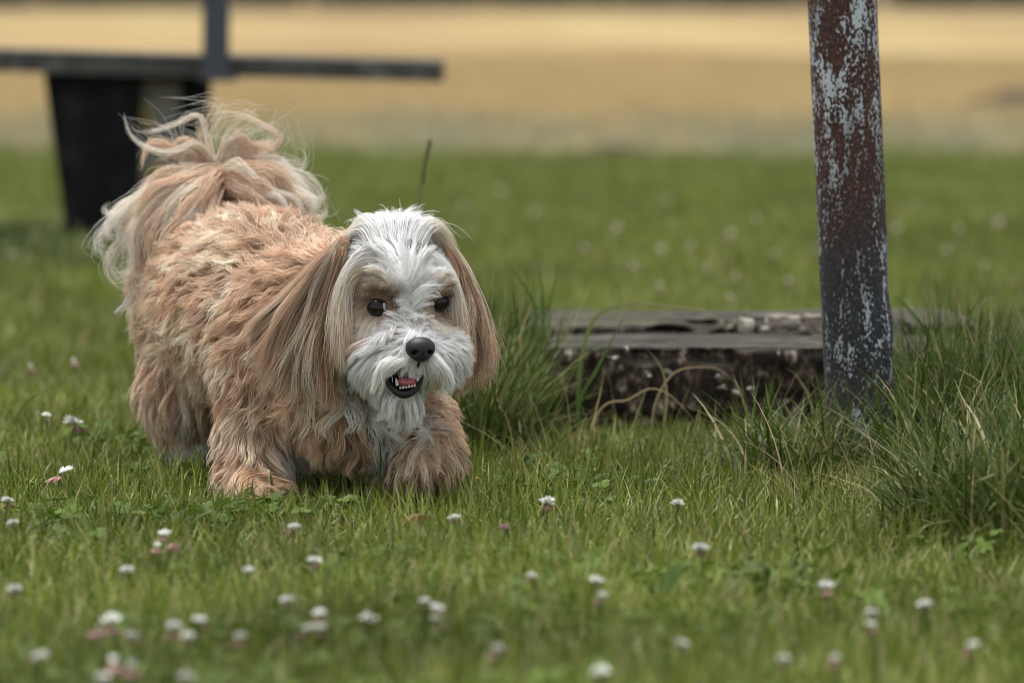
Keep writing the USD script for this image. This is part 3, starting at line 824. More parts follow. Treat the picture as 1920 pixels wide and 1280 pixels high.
for _ in range(44):                                                  # the forehead's long fringe sweeping round the left eye and down the cheek
    s = rg.random()
    c = [(735 - 30 * s, 478 + 22 * s, 4.79), (690 - 26 * s, 470 + 44 * s, 4.79), (652 - 14 * s, 512 + 50 * s, 4.79), (634 + 6 * s, 585 + 45 * s, 4.787), (632 + 14 * s + rg.normal(0, 6), 660 + 40 * s, 4.785)]
    k = rg.random()
    top.append((L3(*c), 60, .0045, .002, C_WHITE if s < .6 else C_CREAM, [C_CREAM, C_EAR * 1.4, C_CREAM * .9][int(k * 3)], .00044))
for _ in range(24):                                                  # and down the right side of the face
    s = rg.random()
    c = [(780 + 30 * s, 470 + 20 * s, 4.80), (826 + 10 * s, 492 + 20 * s, 4.805), (852 + 4 * s, 550, 4.81), (858 + rg.normal(0, 3), 620, 4.815), (852 + rg.normal(0, 5), 690, 4.82)]
    top.append((L3(*c), 50, .004, .002, C_WHITE, C_CREAM if s < .6 else C_EAR * 1.4, .00044))
lock_set('topknot', top, 4, 9)
brow = []
for _ in range(6):                                                   # white wisps across the right eye
    y0 = 548 + rg.normal(0, 6)
    brow.append((L3((778, y0 + 18, 4.77), (795, y0 + 2, 4.765), (815, y0 - 3 + rg.normal(0, 3), 4.765), (832 + rg.normal(0, 6), y0 + 2 + rg.normal(0, 4), 4.768)), 9, .0018, .0008, C_WHITE, C_WHITE, .00036))
for _ in range(8):                                                   # hairs over the bridge and the side of the nose
    x0 = 772 + rg.normal(0, 5)
    brow.append((L3((x0 + 4, 622, 4.752), (x0 - 6, 640, 4.742), (x0 - 10, 662, 4.74), (x0 - 12 + rg.normal(0, 4), 690 + rg.normal(0, 6), 4.742)), 6, .0015, .0008, C_WHITE, C_WHITE, .00034))
for _ in range(16):                                                  # moustache over the corners of the mouth
    s = rng.random()
    brow.append((L3((772 - 46 * s, 674 + 4 * s, 4.750), (752 - 42 * s, 681 + 6 * s, 4.745), (732 - 28 * s + rng.normal(0, 3), 694 + 14 * s, 4.744), (718 - 20 * s + rng.normal(0, 4), 712 + 32 * s + rng.normal(0, 6), 4.746)), 34, .003, .0012, C_WHITE, C_WHITE * [1, .96, .86], .0004))
for _ in range(14):
    s = rng.random()
    brow.append((L3((800 + 14 * s, 672, 4.75), (810 + 24 * s, 690, 4.746), (812 + 34 * s, 712, 4.748), (808 + 40 * s + rng.normal(0, 4), 738 + rng.normal(0, 6), 4.755)), 34, .003, .0012, C_WHITE * .95, C_CREAM * .8 if s < .5 else C_WHITE, .0004))
lock_set('brow_hair', brow, 5, 8)

# eyes, nose and mouth
M_EYE = plain('eye', (.007, .004, .003), .07, .3)
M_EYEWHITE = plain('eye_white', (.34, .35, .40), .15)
M_NOSE = mat('nose', {'g': ('geometry', {}), 'v': ('voronoi_texture', {'scale': 700.}), 'b': ('bump', {'strength': .35, 'distance': .0006}),
                      'p': ('principled_bsdf', {'base_color': (.012, .012, .014), 'roughness': .5, 'specular_ior_level': .4})},
             [('g.position', 'v.vector'), ('v.distance', 'b.height'), ('b.normal', 'p.normal')], 'p.BSDF')
M_LIP = plain('lip', (.008, .007, .008), .5, .3)
M_TONGUE = plain('tongue', (.34, .10, .12), .4, .4)
M_TOOTH = plain('tooth', (.50, .46, .38), .35, .4)
M_GUM = plain('mouth_lining', (.010, .005, .005), .9, .08)


def ellipsoid(c, r, sub=3):
    m = trimesh.creation.icosphere(sub)
    return np.array(m.vertices) * r + c, np.array(m.faces)


view_back = lambda p: unit(p - CAM)
for (ex, ey), wx in ((EYE_A, .0088), (EYE_B, .0086)):
    c = hit(ex, ey)
    c = c + view_back(c) * .0030
    e = obj('eye', ellipsoid(c, (wx, wx, wx * .95)), M_EYE, dog, smooth=True, origin=DOG_AT)
    # rim of the lids
    ring = []
    a = np.linspace(0, 2 * np.pi, 25)[:-1]
    cc = c - view_back(c) * .0052
    pts = cc + np.outer(np.cos(a), RT) * .0088 + np.outer(np.sin(a), UP) * .0064 + FW * (.0022 * np.cos(a)[:, None] ** 2)
    tv, tf = [], []
    for i in range(24):
        o = unit(pts[i] - cc)
        for b in np.linspace(0, 2 * np.pi, 7)[:-1]:
            tv.append(pts[i] + .0010 * (np.cos(b) * o - np.sin(b) * FW))
    for i in range(24):
        for j in range(6):
            tf.append([i * 6 + j, ((i + 1) % 24) * 6 + j, ((i + 1) % 24) * 6 + (j + 1) % 6, i * 6 + (j + 1) % 6])
    obj('eyelid', (np.array(tv), np.array(tf)), M_LIP, str(e.GetPath()), smooth=True, origin=DOG_AT)
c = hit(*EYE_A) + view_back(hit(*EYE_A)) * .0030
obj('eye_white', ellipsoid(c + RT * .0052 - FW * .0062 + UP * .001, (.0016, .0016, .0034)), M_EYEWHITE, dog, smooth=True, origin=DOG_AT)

# nose: a rounded leathery pad with two nostrils
nc = at(788, 655, 4.742)
NF = unit(np.array([.24, -.93, -.12])); NR = unit(np.cross(NF, [0, 0, 1.])); NU = np.cross(NR, NF)
m = trimesh.creation.icosphere(4); q = np.array(m.vertices)
x, y, z = q[:, 0], q[:, 1], q[:, 2]                                  # x right, y up, z forward
w = .0125 * (1 + .12 * np.clip(y, -1, 1)) * (1 - .18 * np.clip(-y - .3, 0, 1))
groove = np.exp(-(x / .10) ** 2) * np.clip(z, 0, 1) * np.clip(.5 - y, 0, 1)
nost = np.exp(-(((np.abs(x) - .52) / .17) ** 2 + ((y + .12 + .25 * (np.abs(x) - .52)) / .14) ** 2)) * (z > 0)
depth = z * .0105 - nost * .0075 - groove * .0018
nv_ = nc + np.outer(x * w, -NR * -1) + np.outer(y * .0105, NU) + np.outer(depth, NF)
obj('nose', (nv_, np.array(m.faces)), M_NOSE, dog, smooth=True, origin=DOG_AT)


def tube_mesh(pts, rad, sides=8):
    import types
    p = np.asarray(pts, float); t = unit(np.gradient(p, axis=0))
    a = unit(np.cross(t, np.where(np.abs(t[:, 2:]) < .9, [0, 0, 1.], [1., 0, 0]))); b = np.cross(t, a)
    g = np.arange(sides) * 2 * np.pi / sides
    v = p[:, None] + np.broadcast_to(rad, (len(p),))[:, None, None] * (np.cos(g)[None, :, None] * a[:, None] + np.sin(g)[None, :, None] * b[:, None])
    i, j = np.meshgrid(np.arange(len(p) - 1), np.arange(sides), indexing='ij')
    f = np.stack([i * sides + j, i * sides + (j + 1) % sides, (i + 1) * sides + (j + 1) % sides, (i + 1) * sides + j], -1).reshape(-1, 4)
    f = np.vstack([f[:, [0, 1, 2]], f[:, [0, 2, 3]]])
    e = [len(v.reshape(-1, 3)), len(v.reshape(-1, 3)) + 1]
    v = np.vstack([v.reshape(-1, 3), p[:1], p[-1:]])
    k = (len(p) - 1) * sides
    f = np.vstack([f, [[e[0], (j + 1) % sides, j] for j in range(sides)], [[e[1], k + j, k + (j + 1) % sides] for j in range(sides)]])
    return v, f


# open mouth: dark lining, lower lip, tongue, teeth, and the cleft under the nose
MD = 4.752
lin = [(724, 702), (732, 690), (756, 684), (780, 684), (793, 692), (789, 716), (778, 732), (758, 739), (740, 733), (729, 718)]
ctrl = np.array([at(a, b, MD + .004) for a, b in lin])
k = len(ctrl); mid = at(760, 712, MD + .020)
obj('mouth', mesh_join([(np.vstack([ctrl, mid]), np.array([[i, (i + 1) % k, k] for i in range(k)])), (np.vstack([ctrl, mid + FW * .004]), np.array([[(i + 1) % k, i, k] for i in range(k)]))]), M_GUM, dog, origin=DOG_AT)
lip = catmull(L3((727, 692, MD + .004), (724, 706, MD + .001), (731, 723, MD - .003), (745, 736, MD - .006), (760, 740, MD - .008), (776, 733, MD - .006), (787, 717, MD - .002), (793, 696, MD + .003)), 28)
obj('lower_lip', tube_mesh(lip, .0016 + .0015 * np.sin(np.linspace(0, np.pi, 28)) ** 2), M_LIP, dog, smooth=True, origin=DOG_AT)
obj('lip_cleft', tube_mesh(catmull(L3((788, 672, 4.745), (785, 681, 4.747), (783, 690, 4.750)), 8), .0012), M_LIP, dog, smooth=True, origin=DOG_AT)
tv, tf = ellipsoid(np.zeros(3), (1, 1, 1))
tv = at(763, 716, MD + .004) + np.outer(tv[:, 0] * .0098, RT) + np.outer(tv[:, 1] * .010, FW) + np.outer(tv[:, 2] * .0042 - .003 * (tv[:, 0] ** 2 < .03) * (tv[:, 2] > 0) * .3, UP)
obj('tongue', (tv, tf), M_TONGUE, dog, smooth=True, origin=DOG_AT)


def tooth(px, py, d, r, h, lean=0.):
    base = at(px, py, d); tip = base + UP * h + RT * lean
    s = np.linspace(0, 1, 5)[:, None]
    obj('tooth', tube_mesh(base + (tip - base) * s, r * np.array([1, 1.02, .9, .62, .18])), M_TOOTH, dog, smooth=True, origin=DOG_AT)


tooth(745, 723, MD - .005, .0014, .0066, -.0012)
tooth(783, 714, MD - .002, .0013, .0060, .0012)
for i in range(6):
    tx = 750.5 + i * 5.4
    tooth(tx, 729 - .10 * (i - 1.5) ** 2 - 1.2 * i * .5, MD - .006, .00105, .0021 + .0006 * (i % 2), 0)

# ------------------------------------------------------------------ rusty steel post
M_RUST = mat('rusty_paint', {
    'g': ('geometry', {}), 'sz': ('separate_xyz', {}),
    'm1': ('mapping', {'scale': (75., 75., 20.)}), 'm2': ('mapping', {'scale': (420., 420., 260.)}), 'm3': ('mapping', {'scale': (22., 22., 6.)}),
    'n1': ('noise_texture', {'scale': 1., 'detail': 6., 'roughness': .62, 'distortion': .6}), 'n2': ('noise_texture', {'scale': 1., 'detail': 4., 'roughness': .6}), 'n3': ('noise_texture', {'scale': 1., 'detail': 3.}),
    'rust': ('rgb_ramp', {'ramp': [(.30, (.012, .008, .007)), (.47, (.040, .017, .012)), (.60, (.095, .033, .018)), (.75, (.15, .065, .035))]}),
    'grey': ('rgb_ramp', {'ramp': [(.35, (.012, .012, .015)), (.55, (.026, .027, .033)), (.72, (.08, .083, .095))]}),
    'zr': ('map_range', {'from_min': .17, 'from_max': .30, 'to_min': 0., 'to_max': 1., 'clamp': True}), 'zadd': ('math', {'math_type': 'multiply_add', 'value2': .9, 'value3': -.45}), 'zz': ('math', {'math_type': 'add', 'use_clamp': True}),
    'base': ('mix', {}),
    # what is left of the pale paint: flakes in drips and specks
    'a': ('math', {'math_type': 'multiply_add', 'value2': .52}), 'b': ('math', {'math_type': 'multiply', 'value2': .48}),
    'fl': ('rgb_ramp', {'ramp': [(.630, (0, 0, 0)), (.648, (1, 1, 1))]}),
    'low': ('map_range', {'from_min': .02, 'from_max': .12, 'to_min': -.05, 'to_max': 0., 'clamp': True}), 'flz': ('math', {'math_type': 'add'}), 'pt': ('math', {'math_type': 'multiply_add', 'value2': .18}),
    'pc': ('rgb_ramp', {'ramp': [(.4, (.22, .235, .24)), (.6, (.43, .47, .49))]}),
    'earth': ('map_range', {'from_min': .03, 'from_max': .11, 'to_min': .8, 'to_max': 0., 'clamp': True}), 'em': ('mix', {'color2': (.085, .062, .050)}),
    'col': ('mix', {}), 'p': ('principled_bsdf', {'specular_ior_level': .4}), 'ro': ('map_range', {'to_min': .78, 'to_max': .45}),
    'bh': ('math', {'math_type': 'multiply_add', 'value2': .5}), 'bmp': ('bump', {'strength': .5, 'distance': .0012})},
    [('g.position', 'm1.vector'), ('g.position', 'm2.vector'), ('g.position', 'm3.vector'), ('m1.vector', 'n1.vector'), ('m2.vector', 'n2.vector'), ('m3.vector', 'n3.vector'),
     ('g.position', 'sz.vector'), ('n2.fac', 'rust.fac'), ('n2.fac', 'grey.fac'), ('sz.z', 'zr.value'), ('n1.fac', 'zadd.value1'), ('zadd.value', 'zz.value1'), ('zr.result', 'zz.value2'),
     ('zz.value', 'base.fac'), ('grey.color', 'base.color1'), ('rust.color', 'base.color2'),
     ('n2.fac', 'b.value1'), ('n1.fac', 'a.value1'), ('b.value', 'a.value3'), ('sz.z', 'low.value'), ('n3.fac', 'pt.value1'), ('low.result', 'pt.value3'), ('a.value', 'flz.value1'), ('pt.value', 'flz.value2'), ('flz.value', 'fl.fac'),
     ('n3.fac', 'pc.fac'), ('sz.z', 'earth.value'), ('earth.result', 'em.fac'), ('base.color', 'em.color1'), ('em.color', 'col.color1'), ('pc.color', 'col.color2'), ('fl.color', 'col.fac'),
     ('col.color', 'p.base_color'), ('fl.color', 'ro.value'), ('ro.result', 'p.roughness'), ('fl.color', 'bh.value1'), ('n2.fac', 'bh.value3'), ('bh.value', 'bmp.height'), ('bmp.normal', 'p.normal')], 'p.BSDF')


def lathe_bent(axis_pts, radius_fn, zs, sides=40):
    """A round post along a leaning axis; radius_fn(z, angle) lets it be dented."""
    a = np.linspace(0, 2 * np.pi, sides, endpoint=False)
    v = []
    for z in zs:
        c = np.array([np.interp(z, axis_pts[:, 2], axis_pts[:, 0]), np.interp(z, axis_pts[:, 2], axis_pts[:, 1]), z])
        r = radius_fn(z, a)
        v.append(c + np.stack([np.cos(a) * r, np.sin(a) * r, 0 * a], 1))
    v = np.array(v)
    n = len(zs)
    i, j = np.meshgrid(np.arange(n - 1), np.arange(sides), indexing='ij')
    f = np.stack([i * sides + j, i * sides + (j + 1) % sides, (i + 1) * sides + (j + 1) % sides, (i + 1) * sides + j], -1).reshape(-1, 4)
    f = np.vstack([f[:, [0, 1, 2]], f[:, [0, 2, 3]]])
    top = v[-1].mean(0) + [0, 0, .004]
    k = (n - 1) * sides
    return np.vstack([v.reshape(-1, 3), top]), np.vstack([f, [[k + j, k + (j + 1) % sides, n * sides] for j in range(sides)]])


p0, p1 = at(1618, 880, 5.17), at(1579, 0, 5.17)
p1 = p1 + FW * 0
lean = (p1 - p0) / (p1[2] - p0[2])
axis = np.array([p0 - lean * (p0[2] + .08), p0 + lean * (1.15 - p0[2])])
PR = .0315


def post_r(z, a):
    r = PR * (1 + .012 * meshkit.noise(np.stack([np.cos(a) * 2, np.sin(a) * 2, np.full_like(a, z * 30)], -1), 4) - .006)
    bulge = math.exp(-((z - .145) / .016) ** 2) * .07 - math.exp(-((z - .185) / .02) ** 2) * .05
    return r * (1 + bulge * np.clip(np.cos(a + .3), 0, 1) ** 2)


post = thing('rusty_post', 'leaning round steel post with rust and flaking pale paint rising from the long grass', 'post', loc=p0)
obj('tube', lathe_bent(axis, post_r, np.concatenate([np.linspace(-.05, .5, 130), np.linspace(.52, 1.1, 20)])), M_RUST, post, smooth=True, origin=p0)
obj('cap', lathe_bent(axis, lambda z, a: np.full_like(a, .0350 if z < 1.115 else .031), [1.095, 1.113, 1.1165]), M_RUST, post, smooth=30, origin=p0)

# ------------------------------------------------------------------ weathered beams
M_BEAM = mat('weathered_wood', {
    'g': ('geometry', {}), 'sn': ('separate_xyz', {}), 'm1': ('mapping', {'scale': (5., 70., 70.)}), 'm2': ('mapping', {'scale': (75., 75., 42.)}), 'm3': ('mapping', {'scale': (9., 14., 14.)}),
    'n1': ('noise_texture', {'detail': 6., 'roughness': .65}), 'n2': ('noise_texture', {'detail': 5., 'roughness': .65}), 'n3': ('noise_texture', {'detail': 3.}),
    'top': ('rgb_ramp', {'ramp': [(.36, (.007, .006, .004)), (.47, (.028, .025, .018)), (.56, (.062, .055, .040)), (.70, (.14, .125, .095))]}),
    'side': ('rgb_ramp', {'ramp': [(.36, (.007, .005, .004)), (.48, (.022, .015, .011)), (.55, (.065, .045, .032)), (.605, (.18, .14, .105)), (.66, (.45, .40, .34))]}),
    'moss': ('mix', {'color2': (.075, .082, .022)}), 'mf': ('map_range', {'from_min': .5, 'from_max': .75, 'to_min': 0., 'to_max': .6, 'clamp': True}),
    'isup': ('map_range', {'from_min': .35, 'from_max': .75, 'clamp': True}), 'c': ('mix', {}),
    'p': ('principled_bsdf', {'roughness': .85, 'specular_ior_level': .25}), 'h': ('math', {'math_type': 'add'}), 'b': ('bump', {'strength': .9, 'distance': .004})},
    [('g.position', 'm1.vector'), ('g.position', 'm2.vector'), ('g.position', 'm3.vector'), ('m1.vector', 'n1.vector'), ('m2.vector', 'n2.vector'), ('m3.vector', 'n3.vector'),
     ('n1.fac', 'top.fac'), ('n2.fac', 'side.fac'), ('n3.fac', 'mf.value'), ('mf.result', 'moss.fac'), ('top.color', 'moss.color1'), ('g.normal', 'sn.vector'), ('sn.z', 'isup.value'),
     ('isup.result', 'c.fac'), ('side.color', 'c.color1'), ('moss.color', 'c.color2'), ('c.color', 'p.base_color'), ('n1.fac', 'h.value1'), ('n2.fac', 'h.value2'), ('h.value', 'b.height'), ('b.normal', 'p.normal')], 'p.BSDF')
M_CHIP = mat('pale_splinter', {'g': ('geometry', {}), 'm': ('mapping', {'scale': (40., 90., 90.)}), 'n': ('noise_texture', {'detail': 5., 'roughness': .6}),
    'r': ('rgb_ramp', {'ramp': [(.3, (.05, .04, .03)), (.5, (.21, .18, .14)), (.7, (.46, .43, .37))]}), 'p': ('principled_bsdf', {'roughness': .8}), 'b': ('bump', {'strength': .6, 'distance': .002})},
    [('g.position', 'm.vector'), ('m.vector', 'n.vector'), ('n.fac', 'r.fac'), ('r.color', 'p.base_color'), ('n.fac', 'b.height'), ('b.normal', 'p.normal')], 'p.BSDF')


def rough_box(x0, x1, y0, y1, z0, z1, n, amp, seed, droop=None, carve=None):
    """A timber with worn corners and a pitted skin."""
    nx, ny, nz = n
    m = trimesh.creation.box((2, 2, 2))
    g = [np.linspace(-1, 1, k + 1) for k in n]
    V, Fq, off = [], [], 0
    for ax in range(3):
        b, c = (ax + 1) % 3, (ax + 2) % 3
        for s in (-1, 1):
            B, Cc = np.meshgrid(g[b], g[c], indexing='ij')
            p = np.zeros(B.shape + (3,)); p[..., ax] = s; p[..., b] = B; p[..., c] = Cc
            i, j = np.meshgrid(np.arange(n[b]), np.arange(n[c]), indexing='ij')
            w = n[c] + 1
            q = np.stack([i * w + j, (i + 1) * w + j, (i + 1) * w + j + 1, i * w + j + 1], -1).reshape(-1, 4)
            V.append(p.reshape(-1, 3)); Fq.append((q if s > 0 else q[:, ::-1]) + off); off += p.size // 3
    v, q = np.vstack(V), np.vstack(Fq)
    key = np.round(v, 6)
    _, first, inv = np.unique(key, axis=0, return_index=True, return_inverse=True)
    v, q = v[first], inv.reshape(-1)[q]
    size = np.array([x1 - x0, y1 - y0, z1 - z0]) / 2; mid = np.array([x0 + x1, y0 + y1, z0 + z1]) / 2
    nn = unit(np.sign(v) * (np.abs(v) > .999))
    rad = .010
    inner = np.clip(v * size, -(size - rad), size - rad)
    d = v * size - inner
    ln = np.linalg.norm(d, axis=1, keepdims=True)
    p = inner + np.where(ln > 0, d / np.maximum(ln, 1e-9) * np.minimum(ln, rad), 0) + mid
    f1 = meshkit.fbm(p * [14, 40, 40], 4, seed) - .5
    f2 = meshkit.fbm(p * [40, 60, 60], 3, seed + 5) - .5
    p = p + nn * (f1 * amp * 2 + f2 * amp)[:, None]
    if carve is not None:
        p = carve(p, v)
    return p, q


ZT = .1065


def carve_front(p, v):
    # long cracks on top, rotten hollows in the face
    top = v[:, 2] > .99
    crack = np.exp(-((p[:, 1] - SL_Y0 - .10 - .02 * np.sin(p[:, 0] * 9)) / .006) ** 2) * (p[:, 0] < .6)
    p[:, 2] -= top * crack * .016
    front = (v[:, 1] < -.99)
    rot = np.clip(meshkit.fbm(p * [16, 5, 30], 3, 31) - .5, 0, 1)
    p[:, 1] += front * rot * .055
    return p


beam = thing('timber_beam', 'dark rotten timber beam lying in the grass, front one with its crumbling black face', 'timber beam', loc=(SL_A, SL_Y0, 0))
obj('beam', rough_box(SL_A, SL_B, SL_Y0, SL_Y1, -.03, ZT, (240, 50, 30), .004, 3, carve=carve_front), M_BEAM, beam, smooth=True, origin=(SL_A, SL_Y0, 0))
beam2 = thing('timber_beam', 'grey split timber beam behind the dark one, with pale splintered edge', 'timber beam', loc=(SL_A, SL_Y1, 0))


def carve_back(p, v):
    f = (v[:, 1] < -.99) | ((v[:, 2] > .99) & (v[:, 1] < -.6))
    rip = np.clip(meshkit.fbm(np.stack([p[:, 0] * 26, 0 * p[:, 0], p[:, 2] * 60], -1), 3, 41) - .38, 0, 1) * np.clip((p[:, 0] - .12) / .06, 0, 1)
    p[:, 1] += f * rip * .13
    return p


obj('beam', rough_box(SL_A - .02, SL_B + .02, SL_Y1 + .012, SL_Y2, -.03, ZT + .010, (240, 50, 30), .004, 13, carve=carve_back), M_BEAM, beam2, smooth=True, origin=(SL_A, SL_Y1, 0))
rg = np.random.default_rng(8)
for (px, py, w, h) in [(1400, 611, 24, 22), (1470, 603, 58, 20), (1528, 604, 34, 26), (1440, 618, 26, 12), (1500, 622, 40, 9)]:
    d = SL_Y1 + .012 + rg.uniform(-.015, .01)
    c = at(px, py, d); s = d / FPX
    m = trimesh.creation.box((w * s, .03, h * s)); m = m.subdivide().subdivide()
    q = np.array(m.vertices); q += (np.stack([meshkit.fbm(q * 90 + 3 * k + px, 2, k) for k in range(3)], 1) - .5) * .010
    q[:, 2] += q[:, 0] * rg.normal(0, .12)
    obj('splinter', (q + c, np.array(m.faces)), M_CHIP, beam2, origin=(SL_A, SL_Y1, 0))
for (px, py, w, h) in [(1150, 672, 26, 12), (1165, 690, 12, 10), (1215, 702, 30, 9), (1250, 697, 20, 12), (1355, 728, 20, 12), (1380, 735, 22, 14), (1408, 728, 18, 14), (1475, 752, 26, 10), (1345, 705, 12, 14), (1175, 655, 12, 8), (1460, 655, 18, 10)]:
    d = SL_Y0 - .005 + rg.uniform(-.004, .004)
    c = at(px, py, d); s = d / FPX
    m = trimesh.creation.box((w * s * .6, .006, h * s * .28)).subdivide().subdivide(); q = np.array(m.vertices)
    q += (np.stack([meshkit.fbm(q * 260 + 3 * k + px, 2, k) for k in range(3)], 1) - .5) * .009
    q = q @ trimesh.transformations.rotation_matrix(rg.normal(0, .6), [0, 1, 0])[:3, :3].T
    obj('splinter', (q + c, np.array(m.faces)), M_CHIP, beam, origin=(SL_A, SL_Y0, 0))

# ------------------------------------------------------------------ bench
M_PLANK = mat('bench_plank', {'g': ('geometry', {}), 'm': ('mapping', {'scale': (7., 60., 60.)}), 'n': ('noise_texture', {'detail': 5., 'roughness': .65}), 'n2': ('noise_texture', {'scale': 26., 'detail': 4.}),
    'r': ('rgb_ramp', {'ramp': [(.3, (.022, .021, .020)), (.5, (.050, .048, .044)), (.7, (.10, .098, .09))]}), 'r2': ('rgb_ramp', {'ramp': [(.56, (0, 0, 0)), (.66, (1, 1, 1))]}), 'mx': ('mix', {'color2': (.10, .10, .09)}),
    'p': ('principled_bsdf', {'roughness': .8}), 'b': ('bump', {'strength': .5, 'distance': .003})},
    [('g.position', 'm.vector'), ('m.vector', 'n.vector'), ('g.position', 'n2.vector'), ('n.fac', 'r.fac'), ('n2.fac', 'r2.fac'), ('r2.color', 'mx.fac'), ('r.color', 'mx.color1'), ('mx.color', 'p.base_color'), ('n.fac', 'b.height'), ('b.normal', 'p.normal')], 'p.BSDF')
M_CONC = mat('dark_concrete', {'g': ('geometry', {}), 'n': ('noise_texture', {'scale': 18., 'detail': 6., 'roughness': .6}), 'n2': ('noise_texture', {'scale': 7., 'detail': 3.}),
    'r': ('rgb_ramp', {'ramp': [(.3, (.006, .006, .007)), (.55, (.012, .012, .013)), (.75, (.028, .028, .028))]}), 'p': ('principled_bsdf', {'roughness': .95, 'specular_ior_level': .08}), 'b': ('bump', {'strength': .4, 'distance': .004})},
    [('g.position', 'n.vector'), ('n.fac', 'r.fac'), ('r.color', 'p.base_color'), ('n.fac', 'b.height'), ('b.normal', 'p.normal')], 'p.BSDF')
M_LICHEN = mat('lichen_concrete', {'g': ('geometry', {}), 'n': ('noise_texture', {'scale': 22., 'detail': 5., 'roughness': .6}),
    'r': ('rgb_ramp', {'ramp': [(.35, (.20, .20, .20)), (.55, (.30, .30, .28)), (.62, (.42, .34, .09)), (.75, (.48, .38, .11))]}), 'p': ('principled_bsdf', {'roughness': .9})},
    [('g.position', 'n.vector'), ('n.fac', 'r.fac'), ('r.color', 'p.base_color')], 'p.BSDF')
M_STEEL = mat('galvanised_steel', {'g': ('geometry', {}), 'n': ('noise_texture', {'scale': 40., 'detail': 4.}), 'r': ('rgb_ramp', {'ramp': [(.3, (.030, .034, .042)), (.7, (.065, .073, .088))]}),
    'p': ('principled_bsdf', {'roughness': .5, 'metallic': .35})}, [('g.position', 'n.vector'), ('n.fac', 'r.fac'), ('r.color', 'p.base_color')], 'p.BSDF')
BD = 9.0


def solid(points_front, d0, d1):
    """A prism between two depths whose front outline is measured in the photograph and whose back keeps its true size."""
    a = np.array([at(x, y, d0) for x, y in points_front]); b = a + np.array([0, d1 - d0, 0])
    k = len(a)
    v = np.vstack([a, b])
    f = [[0, i, i + 1] for i in range(1, k - 1)] + [[k, k + i + 1, k + i] for i in range(1, k - 1)]
    for i in range(k):
        j = (i + 1) % k
        f += [[i, k + i, k + j], [i, k + j, j]]
    m = trimesh.Trimesh(v, np.array(f)); trimesh.repair.fix_normals(m)
    return np.array(m.vertices), np.array(m.faces)


bo = at(240, 480, BD)
bench = thing('bench', 'dark weathered plank bench on concrete legs with a steel upright, blurred behind the dog', 'bench', loc=bo)
obj('plank', solid([(-620, 78), (829, 116), (829, 154), (-620, 120)], BD - .03, BD + .30), M_PLANK, bench, origin=bo)
# front row of legs with a lighter panel between them
obj('leg', solid([(82, 137), (264, 142), (256, 540), (138, 540)], BD, BD + .07), M_CONC, bench, origin=bo)
obj('leg', solid([(340, 143), (393, 145), (370, 540), (330, 540)], BD + .005, BD + .07), M_CONC, bench, origin=bo)
obj('panel', solid([(264, 160), (340, 161), (336, 540), (258, 540)], BD + .045, BD + .065), M_LICHEN, bench, origin=bo)
obj('lintel', solid([(264, 142), (340, 143), (340, 160), (264, 159)], BD + .004, BD + .068), M_CONC, bench, origin=bo)
obj('leg', solid([(-480, 120), (-300, 124), (-306, 540), (-424, 540)], BD, BD + .07), M_CONC, bench, origin=bo)
up = obj('upright', solid([(383, -330), (432, -330), (428, 146), (379, 146)], BD - .075, BD - .033), M_STEEL, bench, origin=bo)
obj('bracket', solid([(374, 141), (442, 142), (442, 153), (374, 152)], BD - .09, BD - .034), M_STEEL, str(up.GetPath()), origin=bo)

# ------------------------------------------------------------------ far edge of the field
M_HEDGE = plant_mat('hedge_leaf', (.8, 1.2), .2)
if True:
    rg = np.random.default_rng(21)
    k = 160
    q = unit(rg.normal(0, 1, (k, 3))) * rg.uniform(.6, 1.0, (k, 1)) * [1.3, 1., 1.]
    a, b = unit(rg.normal(0, 1, (k, 3))), unit(rg.normal(0, 1, (k, 3)))
    V = np.stack([q - .22 * a, q + .22 * b, q + .22 * a, q - .22 * b], 1).reshape(-1, 3)
    Ff = (np.array([[0, 1, 2], [0, 2, 3]])[None] + 4 * np.arange(k)[:, None, None]).reshape(-1, 3)
    tint = np.repeat(np.array([.055, .065, .035]) * rg.uniform(.5, 1.7, (k, 1)), 4, 0)
    hx = np.concatenate([np.arange(-26, 7.2, .8), np.arange(9.2, 13.5, .8), np.arange(15.5, 28, .9)])
    hx = hx + rg.uniform(-.3, .3, len(hx))
    P3 = np.vstack([np.column_stack([hx, 128 + rg.uniform(-.8, .8, len(hx)), np.full(len(hx), z)]) for z in (.5, 1.7, 2.8)])
    instancer('hedge', [(( V, Ff), tint, M_HEDGE)], P3, rg.uniform(0, 6.28, len(P3)), rg.uniform(.8, 1.3, len(P3)), np.zeros(len(P3), int), 'dark green hedge at the far edge of the golden field', 'hedge')
M_LANE = mat('lane_gravel', {'g': ('geometry', {}), 'n': ('noise_texture', {'scale': 3., 'detail': 4.}), 'r': ('rgb_ramp', {'ramp': [(.3, (.22, .22, .20)), (.7, (.34, .33, .30))]}), 'p': ('principled_bsdf', {'roughness': .95})},
             [('g.position', 'n.vector'), ('n.fac', 'r.fac'), ('r.color', 'p.base_color')], 'p.BSDF')
X, Y = np.meshgrid(np.linspace(-60, 60, 40), np.array([112., 115, 118.5]))
lv = np.stack([X, Y + .4 * np.sin(X * .2), np.full(X.shape, .06)], -1).reshape(-1, 3)
i, j = np.meshgrid(np.arange(2), np.arange(39), indexing='ij'); a = (i * 40 + j).ravel()
tag(obj('lane', (lv, np.stack([a, a + 1, a + 41, a + 40], 1)), M_LANE), kind='structure')
M_CLOD = plain('earth_clod', (.075, .060, .038), .95, .1)
